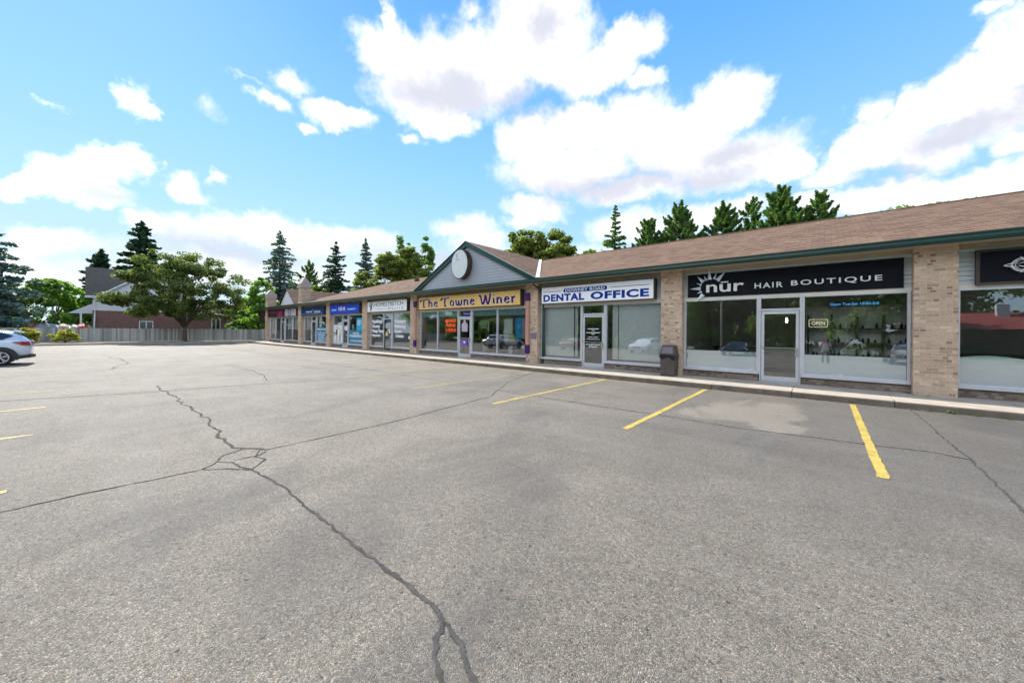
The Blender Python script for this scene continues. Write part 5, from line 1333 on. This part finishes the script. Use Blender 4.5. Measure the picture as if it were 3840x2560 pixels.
# covered stored goods showing over the boards
pl = empty('covered_pile', (-64.5, -2.6, 0), 'red, grey and beige tarps over stored goods showing above the boards', 'pile')
r = random.Random(4)
for i, (y0, wd, z1, mm) in enumerate(((-3.9, .5, 2.05, 'tarp_red'), (-3.4, 1.5, 2.0, 'tarp_grey'), (-2.0, .9, 1.95, 'tarp_beige'), (-1.2, 1.0, 1.9, 'tarp_grey'), (-.6, .9, 2.0, 'tarp_red'), (.1, .5, 1.85, 'tarp_beige'))):
    mb = MB(); rings = []
    for s in range(7):
        t = s/6; yy = y0+wd*t; hh = z1*(1-.12*abs(t-.5)*2)+r.uniform(-.06, .06)
        rings.append([(-65.2, yy, .1), (-65.1, yy, hh*.85), (-64.6, yy, hh), (-64.1, yy, hh*.86+r.uniform(-.05, .05)), (-64.0, yy, .1)])
    mb.loft(rings); mb.build('tarp', mm, pl)

# ------------------------------------------------------------------ cars
def make_car(label, bodym, suv=True, loc=(0, 0, 0)):
    """front to +X, 4.6 m long, wheels on z=0"""
    e = empty('parked_car', loc, label, 'car', 'cars in the parking lot', local=True)
    H_ = 1.50 if suv else 1.36
    # stations: x, z_low, z_belt, z_roof, half width at belt, half width at roof
    st = [(-2.22, .48, .93, .94, .66, .60), (-2.16, .36, 1.02, 1.04, .80, .70), (-1.98, .30, 1.06, 1.26, .86, .66), (-1.70, .28, 1.06, H_-.06, .88, .62), (-1.2, .28, 1.03, H_-.01, .90, .63), (-.4, .27, 1.0, H_, .91, .64), (.35, .27, .98, H_-.04, .91, .62), (.75, .27, .97, H_-.2, .905, .60), (1.15, .27, .95, 1.0, .90, .62), (1.5, .28, .92, .96, .89, .66), (1.95, .28, .87, .90, .87, .66), (2.2, .30, .80, .83, .83, .62), (2.31, .33, .70, .72, .76, .56), (2.35, .40, .62, .64, .66, .5)]
    if not suv:
        st[0] = (-2.22, .48, .9, .91, .66, .6); st[1] = (-2.12, .36, .95, .97, .8, .7); st[2] = (-1.9, .3, .97, 1.0, .86, .68); st[3] = (-1.5, .28, .97, 1.12, .88, .62)
    rings = []
    for (x, zl, zb, zr, wb, wr) in st:
        half = [(0, zl), (wb*.80, zl), (wb*.97, zl+.10), (wb, (zl+zb)/2+.02), (wb*.985, zb-.06), (wb*.95, zb), (wr+(wb-wr)*.12, zb+(zr-zb)*.86), (wr*.86, zr-.004 if zr-zb < .1 else zr-.02), (wr*.4, zr)]
        ring = [(x, y, z) for y, z in half]+[(x, 0, zr+.004)]+[(x, -y, z) for y, z in half[::-1][:-1]]
        rings.append(ring)
    mb = MB(); mb.loft(rings); body = mb.build('body', bodym, e, smooth=True)
    md = body.modifiers.new('sub', 'SUBSURF'); md.levels = 1; md.render_levels = 2
    # side glass follows the cabin side plane
    for sy in (1, -1):
        def S_(x, f):
            for a, b in zip(st, st[1:]):
                if a[0] <= x <= b[0]:
                    t = (x-a[0])/(b[0]-a[0]); q = [a[i]+(b[i]-a[i])*t for i in range(6)]; break
            zb, zr, wb, wr = q[2], q[3], q[4], q[5]
            y0, z0 = wb*.95, zb; y1, z1 = wr+(wb-wr)*.12, zb+(zr-zb)*.86
            return (x, sy*(y0+(y1-y0)*f+.012), z0+(z1-z0)*f)
        gl = MB()
        xs = [-1.72, -1.45, -.9, -.42] if suv else [-1.25, -1.0, -.7, -.42]
        for a, b in zip(xs, xs[1:]):
            fa = .08 if a > xs[0] else .5; ta = .9 if a > xs[0] else .62
            gl.face([S_(a, fa), S_(b, .08), S_(b, .9), S_(a, ta)])
        xs2 = [-.34, .1, .5, .86]
        for a, b in zip(xs2, xs2[1:]):
            tb = {.1: .9, .5: .88, .86: .4}[b]; tt = {-.34: .9, .1: .9, .5: .88}[a]
            gl.face([S_(a, .08), S_(b, .08), S_(b, tb), S_(a, tt)])
        o_ = gl.build('side_window', 'car_glass', e)
        # window surround
        tb_ = MB(); L_ = [S_(xs[0], .5), S_(xs[1], .06), S_(-.4, .06), S_(.1, .06), S_(.86, .06)]
        tb_.tube([Vector(p)+Vector((0, sy*.004, 0)) for p in L_], .012, 5); tb_.build('window_trim', 'chrome', o_)
    # windscreen and rear glass
    ws = MB(); ws.face([(1.13, -.56, 1.015), (1.13, .56, 1.015), (.42, .52, H_-.055), (.42, -.52, H_-.055)]); ws.build('windscreen', 'car_glass', e)
    if suv: rg = [(-2.13, -.58, 1.06), (-1.76, -.52, H_-.11), (-1.76, .52, H_-.11), (-2.13, .58, 1.06)]
    else: rg = [(-1.88, -.55, 1.03), (-1.15, -.5, H_-.08), (-1.15, .5, H_-.08), (-1.88, .55, 1.03)]
    rw = MB(); rw.face([(p[0]-.03, p[1], p[2]+.02) for p in rg]); rw.build('rear_window', 'car_glass', e)
    for sy in (1, -1):
        mb = MB(); mb.loft([[(-2.235, sy*.36, .86), (-2.225, sy*.36, .99), (-2.17, sy*.30, .93)], [(-2.17, sy*.80, .82), (-2.14, sy*.80, 1.0), (-2.10, sy*.6, .92)], [(-1.95, sy*.895, .84), (-1.93, sy*.885, 1.0), (-1.95, sy*.8, .92)], [(-1.72, sy*.905, .96), (-1.72, sy*.90, .985), (-1.75, sy*.84, .97)]]); mb.build('tail_light', 'tail_red', e)
        mb = MB(); mb.loft([[(2.34, sy*.42, .60), (2.31, sy*.42, .72), (2.2, sy*.42, .66)], [(2.24, sy*.76, .62), (2.20, sy*.76, .78), (2.1, sy*.7, .7)], [(1.98, sy*.89, .70), (1.94, sy*.885, .79), (1.94, sy*.80, .74)]]); mb.build('headlight', 'head_clear', e)
        mb = MB(); mb.loft([[(-2.28, 0, .30), (-2.28, 0, .44), (-2.2, 0, .44), (-2.2, 0, .30)], [(-2.2, sy*.72, .30), (-2.2, sy*.72, .44), (-2.1, sy*.70, .44), (-2.1, sy*.70, .30)], [(-1.86, sy*.90, .26), (-1.86, sy*.90, .38), (-1.90, sy*.80, .38), (-1.90, sy*.80, .26)]]); mb.build('bumper_skirt', 'car_cladding', e)
        if sy > 0:
            mb = MB(); mb.loft([[(2.33, -.36, .44), (2.37, -.36, .52), (2.345, -.36, .66), (2.28, -.36, .66)], [(2.33, .36, .44), (2.37, .36, .52), (2.345, .36, .66), (2.28, .36, .66)]]); mb.build('grille', 'car_cladding', e)
        mb = MB(); mb.box(-1.0, 1.0, sy*.90-.02, sy*.90+.02, .24, .34); mb.build('sill_cladding', 'car_cladding', e)
        mb = MB(); mb.loft([[(.62, sy*.93, 1.0), (.62, sy*1.05, 1.0), (.62, sy*1.05, 1.12), (.62, sy*.93, 1.1)], [(.76, sy*.93, 1.01), (.76, sy*1.03, 1.02), (.76, sy*1.03, 1.1), (.76, sy*.93, 1.09)]]); mb.build('mirror', bodym, e)
        for xw in (-1.42, 1.42):
            rw_ = .34; yo = sy*.93
            # dark arch
            mb = MB(); P = []
            for k in range(21):
                a = math.pi*k/20; P.append((xw+.445*math.cos(a), rw_+.02+.42*math.sin(a)))
            P += [(xw-.445, .22), (xw+.445, .22)]
            mb.prism(P, lambda u, v, d: (u, d, v), sy*.60, sy*.915); mb.build('wheel_arch', 'car_cladding', e)
            ty = MB(); prof = [(.20, sy*.70), (rw_-.03, sy*.70), (rw_, sy*.74), (rw_, sy*.90), (rw_-.03, sy*.935), (.235, sy*.935), (.225, sy*.90)]
            n = 28; rings = [[(xw+p[0]*math.cos(2*math.pi*k/n), p[1], rw_+p[0]*math.sin(2*math.pi*k/n)) for k in range(n)] for p in prof]
            ty.loft(rings, caps=False)
            wl = ty.build('wheel', 'tyre', e, smooth=True)
            rm = MB()
            n = 28
            rr_ = [[(xw+q*math.cos(2*math.pi*k/n), yy, rw_+q*math.sin(2*math.pi*k/n)) for k in range(n)] for q, yy in ((.232, sy*.925), (.232, sy*.942), (.205, sy*.942), (.205, sy*.90))]
            rm.loft(rr_, caps=False)
            for k in range(5):
                for dv in (-.16, .16):
                    a = 2*math.pi*k/5+.3; c0 = Vector((math.cos(a), math.sin(a))); c1 = Vector((math.cos(a+dv), math.sin(a+dv)))
                    nrm = Vector((-c1.y, c1.x))*.012
                    pa, pb = c0*.04, c1*.21
                    rm.prism([(xw+pa.x-nrm.x, rw_+pa.y-nrm.y), (xw+pb.x-nrm.x, rw_+pb.y-nrm.y), (xw+pb.x+nrm.x, rw_+pb.y+nrm.y), (xw+pa.x+nrm.x, rw_+pa.y+nrm.y)], lambda u, v, d: (u, d, v), sy*.915, sy*.935)
            rm.prism([(xw+.05*math.cos(2*math.pi*k/12), rw_+.05*math.sin(2*math.pi*k/12)) for k in range(12)], lambda u, v, d: (u, d, v), sy*.91, sy*.94)
            rm.build('rim', 'chrome', wl)
    sp_ = MB(); sp_.loft([[(-1.98, -.62, 1.36), (-1.98, .62, 1.36), (-1.98, .62, 1.385), (-1.98, -.62, 1.385)], [(-1.7, -.62, H_-.07), (-1.7, .62, H_-.07), (-1.7, .62, H_-.03), (-1.7, -.62, H_-.03)]])
    if suv: sp_.build('spoiler', bodym, e)
    return e
car = make_car('silver blue sport utility car cut by the left edge, seen from its rear side', 'car_silver_blue', loc=(-26.85, -3.68, 0))
car.rotation_euler.z = R(-90)
cs = copy_thing(car, (-13.2, -9.0, 0), R(90), label='white sport utility car mirrored in the dental office window, behind the photographer', mats={'car_silver_blue': 'car_white'})
copy_thing(car, (3.9, -6.2, 0), R(90), label='dark grey sport utility car mirrored at the right end of the salon window', mats={'car_silver_blue': 'car_grey'})
sed = make_car('dark sedan mirrored in the left salon window, behind the photographer', 'car_dark', suv=False, loc=(-5.3, -8.2, 0)); sed.rotation_euler.z = R(90)
copy_thing(sed, (-33.0, -9.2, 0), R(90), label='white sedan mirrored in the wine shop window', mats={'car_dark': 'car_white'})
copy_thing(sed, (-21.0, -9.0, 0), R(90), label='red sedan mirrored between the white cars', mats={'car_dark': 'car_red'})

# ------------------------------------------------------------------ what the windows mirror: trees, lamp post, red-roofed house beyond the lot
tb = broadleaf((-3.0, -27, 0), 13, 5, 5, 7.5, 'leaf_green', 'broad green tree across the lot, straight behind the photographer', 'trees across the lot', 101, 80, 130, .2, lobes=[(0, 0, 6, 4.4, 3.6), (0, 0, 9, 3.6, 3.6)])
td = broadleaf((-14, -29, 0), 14, 5, 6, 8, 'leaf_bright', 'bright green tree across the lot, mirrored in the dental office', 'trees across the lot', 102, 80, 130, .2, lobes=[(0, 0, 5.5, 4.2, 3.6), (1, 0, 9.5, 3.6, 4.2)])
tsx = conifer((-9, -25, 0), 15, 4.2, 'needle_dark', 'dark spruce across the lot behind the photographer', 'trees across the lot', 103, tiers=24, per=10, leaf=.24, z0=.05)
spots = [(tb, 3.5, -26, 1.0, 'green tree across the lot, right of the straight line from the salon'), (tb, -24, -28, 1.15, 'tall green tree across the lot opposite the clinic'), (td, -34, -26, .95, 'bright tree across the lot opposite the pharmacy'), (tb, -45, -28, 1.2, 'large green tree across the lot opposite the medical centre'), (td, -57, -27, 1.1, 'bright tree across the lot opposite the first shop'), (tsx, -19, -23, 1.0, 'dark spruce across the lot opposite the wine shop'), (tsx, -40, -24, 1.1, 'dark spruce across the lot opposite the navy sign'), (tsx, -62, -30, 1.2, 'dark spruce across the lot at its far left corner'), (td, -70, -24, 1.1, 'bright tree across the lot beyond the left kerb'), (tb, 11, -46, 1.3, 'tall green tree behind the red roofed house, left one'), (td, 22, -48, 1.3, 'tall bright tree behind the red roofed house, right one'), (tsx, 7.5, -30, .8, 'dark spruce beside the red roofed house'), (td, -29, -36, 1.2, 'bright tree far across the lot'), (tb, -9, -38, 1.4, 'very tall green tree far across the lot'), (tb, 30, -34, 1.2, 'green tree right of the red roofed house')]
for i, (src, x, y, sc_, lab) in enumerate(spots): copy_thing(src, (x, y, 0), i*1.3, sc_, lab)
for i in range(9):
    copy_thing(tb if i % 2 else td, (-66+i*8.3, -33-(i % 3)*1.5, 0), i*.9, (1.25, 1.25, .8+.12*(i % 3)), ('%s in the dense back row across the lot' % ('rounded green tree', 'bright green tree')[i % 2 == 0])+', counted '+('first', 'second', 'third', 'fourth', 'fifth', 'sixth', 'seventh', 'eighth', 'ninth', 'tenth', 'eleventh', 'twelfth', 'thirteenth')[i]+' from left')
ord_ = ('first', 'second', 'third', 'fourth', 'fifth', 'sixth', 'seventh', 'eighth', 'ninth', 'tenth', 'eleventh', 'twelfth')
us = broadleaf((-62, -22.5, 0), 5, 4, 2.6, 2.6, 'leaf_green', 'first bush from left in the row across the lot', 'bushes across the lot', 111, 70, 130, .15, lobes=[(0, 0, 1.6, 4.2, 1.6), (1.6, 0, 3.3, 2.2, 1.8), (-2, 0, 3.0, 2.0, 1.6)], cat='shrub', name='shrub', fork=.5)
for i in range(1, 12):
    if i > 9: continue
    copy_thing(us, (-62+i*7.0+rnd.uniform(-1, 1), -22.5-rnd.uniform(0, 3), 0), i*2.1, (1, 1, rnd.uniform(.75, 1.35)), ord_[i]+' bush from left in the row across the lot')
lp = empty('lamp_post', (-7.6, -13.6, 0), 'tall pale lamp post across the lot mirrored in the left salon window', 'lamp post')
MB().tube([(-7.6, -13.6, 0), (-7.6, -13.6, 8.5)], [.10, .07], 10).build('pole', 'pale_bark', lp, smooth=True)
MB().tube([(-7.6, -13.6, 0), (-7.6, -13.6, .5)], [.22, .22], 12).build('base', 'concrete', lp)
MB().box(-7.75, -7.45, -13.9, -13.1, 8.45, 8.6).build('lamp_head', 'black_metal', lp)
rh = empty('brick_house', (15, -38, 0), 'low dark brick house with red roof mirrored in the right edge window', 'house')
b2(8, 26, -44, -36, 0, 3.2, 'wall', 'dark_brick', rh)
mb = MB(); s_ = Vector((0, -1, .45)).normalized()
slope(mb, [(7.4, -35.3, 3.2), (26.6, -35.3, 3.2), (22.6, -40, 5.2), (11.4, -40, 5.2)], Vector((1, 0, 0)), s_)
slope(mb, [(26.6, -44.7, 3.2), (7.4, -44.7, 3.2), (11.4, -40, 5.2), (22.6, -40, 5.2)], Vector((1, 0, 0)), s_)
mb.face([(7.4, -44.7, 3.2), (7.4, -35.3, 3.2), (11.4, -40, 5.2)]); mb.face([(26.6, -35.3, 3.2), (26.6, -44.7, 3.2), (22.6, -40, 5.2)])
rr2 = mb.build('roof', 'red_shingle', rh); b2(14.5, 15.4, -39.5, -38.7, 4.6, 6.0, 'chimney', 'paper', rr2)
for x in (10, 19): b2(x, x+1.6, -35.99, -35.95, 1, 2.2, 'window', 'car_glass', rh)

# ------------------------------------------------------------------ the photographer, seen only mirrored in the salon window
pe = empty('person', (.05, -.75, 0), 'person in light top and grey trousers with raised hands, mirrored in the salon window', 'person', local=True)
def skin(name, verts, edges, radii, m, root=0, sub=2):
    me = bpy.data.meshes.new(name); me.from_pydata(verts, edges, []); o = bpy.data.objects.new(name, me); col.objects.link(o); o.parent = pe
    md = o.modifiers.new('skin', 'SKIN'); 
    for i, sv_ in enumerate(me.skin_vertices[0].data):
        sv_.radius = radii[i] if hasattr(radii[i], '__len__') else (radii[i], radii[i]); sv_.use_root = (i == root)
    md.use_smooth_shade = True
    s_ = o.modifiers.new('sub', 'SUBSURF'); s_.levels = sub; s_.render_levels = sub
    me.materials.append(MATS[m]); return o
SV = [(0, 0, .93), (0, 0, 1.12), (0, 0, 1.34), (0, .01, 1.46), (0, .03, 1.53), (0, .04, 1.60), (0, .03, 1.68),
      (-.09, 0, .88), (-.11, .03, .48), (-.12, 0, .09), (-.13, .12, .04), (.09, 0, .88), (.12, .02, .48), (.14, 0, .09), (.15, .12, .04),
      (-.18, 0, 1.40), (-.24, .06, 1.14), (-.14, .27, 1.27), (-.11, .35, 1.34), (.18, 0, 1.40), (.24, .06, 1.14), (.14, .27, 1.27), (.11, .35, 1.34)]
SE = [(0, 1), (1, 2), (2, 3), (3, 4), (4, 5), (5, 6), (0, 7), (7, 8), (8, 9), (9, 10), (0, 11), (11, 12), (12, 13), (13, 14), (2, 15), (15, 16), (16, 17), (17, 18), (2, 19), (19, 20), (20, 21), (21, 22)]
SR = [(.15, .1), (.14, .095), (.16, .1), (.055, .055), (.06, .07), (.078, .095), (.07, .085), .08, .055, .04, .035, .08, .055, .04, .035, .06, .042, .032, .022, .06, .042, .032, .022]
skin('body', SV, SE, SR, 'skin')
skin('trousers', [(0, 0, .98), (0, 0, .90), (-.09, 0, .82), (-.11, .03, .48), (-.12, 0, .10), (.09, 0, .82), (.12, .02, .48), (.14, 0, .10)], [(0, 1), (1, 2), (2, 3), (3, 4), (1, 5), (5, 6), (6, 7)], [(.165, .12), (.165, .12), .10, .08, .07, .10, .08, .07], 'grey_cloth')
skin('shirt', [(0, 0, .90), (0, 0, 1.12), (0, 0, 1.34), (-.18, 0, 1.38), (-.235, .05, 1.18), (.18, 0, 1.38), (.235, .05, 1.18)], [(0, 1), (1, 2), (2, 3), (3, 4), (2, 5), (5, 6)], [(.18, .13), (.165, .115), (.18, .115), .075, .06, .075, .06], 'sign_white')
hv = MB(); rings = []
for z, a, b in ((1.62, .098, .108), (1.68, .10, .112), (1.73, .09, .10), (1.765, .05, .06)):
    rings.append([(a*math.cos(2*math.pi*k/14), .02+b*math.sin(2*math.pi*k/14), z) for k in range(14)])
hv.loft(rings); hv.build('hair', 'wood_dark', pe, smooth=True)
for sx in (-1, 1):
    hb = MB()
    for f in range(4):
        ln = (.085, .095, .09, .07)[f]; x0 = sx*(.085+.004)-sx*.0; zf = 1.315+f*.021
        hb.tube([(sx*.11, .34, zf), (sx*.085, .40, zf+.01), (sx*.055, .40+ln*.25, zf+.012), (sx*.03, .385+ln*.2, zf+.01)], [.011, .010, .009, .007], 6)
    hb.tube([(sx*.11, .35, 1.36), (sx*.085, .37, 1.395), (sx*.06, .38, 1.41)], [.012, .011, .009], 6)
    hb.build('hand', 'skin', pe, smooth=True)

# ------------------------------------------------------------------ weeds and dry leaves along the kerb
def weed(x, y, s, seed, label, m='weed_leaf', z=.0):
    rs = np.random.RandomState(seed); e = empty('weed', (x, y, z), label, 'weed', 'weeds along the kerb', local=True)
    n = 46; a = rs.rand(n)*6.28; rr = rs.rand(n)**.7*s*.5
    hgt = rs.rand(n)*s*.75*(1-rr/(s*.6))
    P = np.stack([np.cos(a)*rr*1.5, np.sin(a)*rr*.6, hgt+.01], 1)
    nm = unit(rs, n)+np.array([0, 0, .4]); nm /= np.linalg.norm(nm, axis=1)[:, None]
    mesh_quads('leaves', quads(P, s*.11*rs.uniform(.6, 1.3, n), nm, rs, aspect=1.5), m, e)
    mb = MB()
    for k in range(5): mb.tube([(0, 0, 0), (math.cos(k*1.3)*s*.2, math.sin(k*1.3)*s*.1, s*.35), (math.cos(k*1.3)*s*.35, math.sin(k*1.3)*s*.15, s*.5)], .003, 4)
    mb.build('stem', m, e)
W_ = [(-.13, 11.74, .10, 'small weed at the kerb joint left of the third yellow line'), (-.7, 11.74, .11, 'small weed at the kerb below the salon door'), (2.02, 11.70, .16, 'largest leafy weed tuft at the kerb joint near the right edge'), (2.35, 11.70, .12, 'low weed right of the largest tuft'), (1.72, 11.70, .09, 'low weed left of the largest tuft'), (2.75, 11.7, .09, 'tiny weed at the kerb by the right edge'),
      (-8.9, 11.74, .16, 'yellow green weed at the kerb in front of the painted column'), (-11.6, 11.74, .15, 'weed at the kerb before the wine shop right window'), (-12.6, 11.74, .16, 'weed at the kerb before the wine shop middle window'), (-13.6, 11.74, .2, 'weed at the kerb before the wine shop door'), (-17.3, 11.74, .16, 'weed at the kerb before the wine shop left window'), (-21.0, 11.74, .17, 'weed at the kerb before the clinic door'), (-23.5, 11.74, .17, 'weed at the kerb before the clinic left window')]
for i, (x, y, s, lab) in enumerate(W_): weed(x, y, s*.75, 200+i, lab)
rs = np.random.RandomState(9)
n = 260
P = np.stack([rs.uniform(-26, 3, n), 11.76-rs.exponential(.05, n), np.full(n, .012)], 1)
nm = unit(rs, n)*.4+np.array([0, 0, 1]); nm /= np.linalg.norm(nm, axis=1)[:, None]
lit = bpy.data.objects.new('leaf_litter', None); col.objects.link(lit); lit.location = (0, 0, 0)
bpy.data.objects.remove(lit)
me = bpy.data.meshes.new('leaf_litter'); v = quads(P, .018*rs.uniform(.6, 1.5, n), nm, rs); me.from_pydata(v.tolist(), [], np.arange(n*4).reshape(-1, 4).tolist()); me.materials.append(MATS['dry_leaf'])
lo = bpy.data.objects.new('leaf_litter', me); col.objects.link(lo); tag(lo, 'dry brown leaves scattered along the foot of the kerb', 'leaves', kind='stuff')
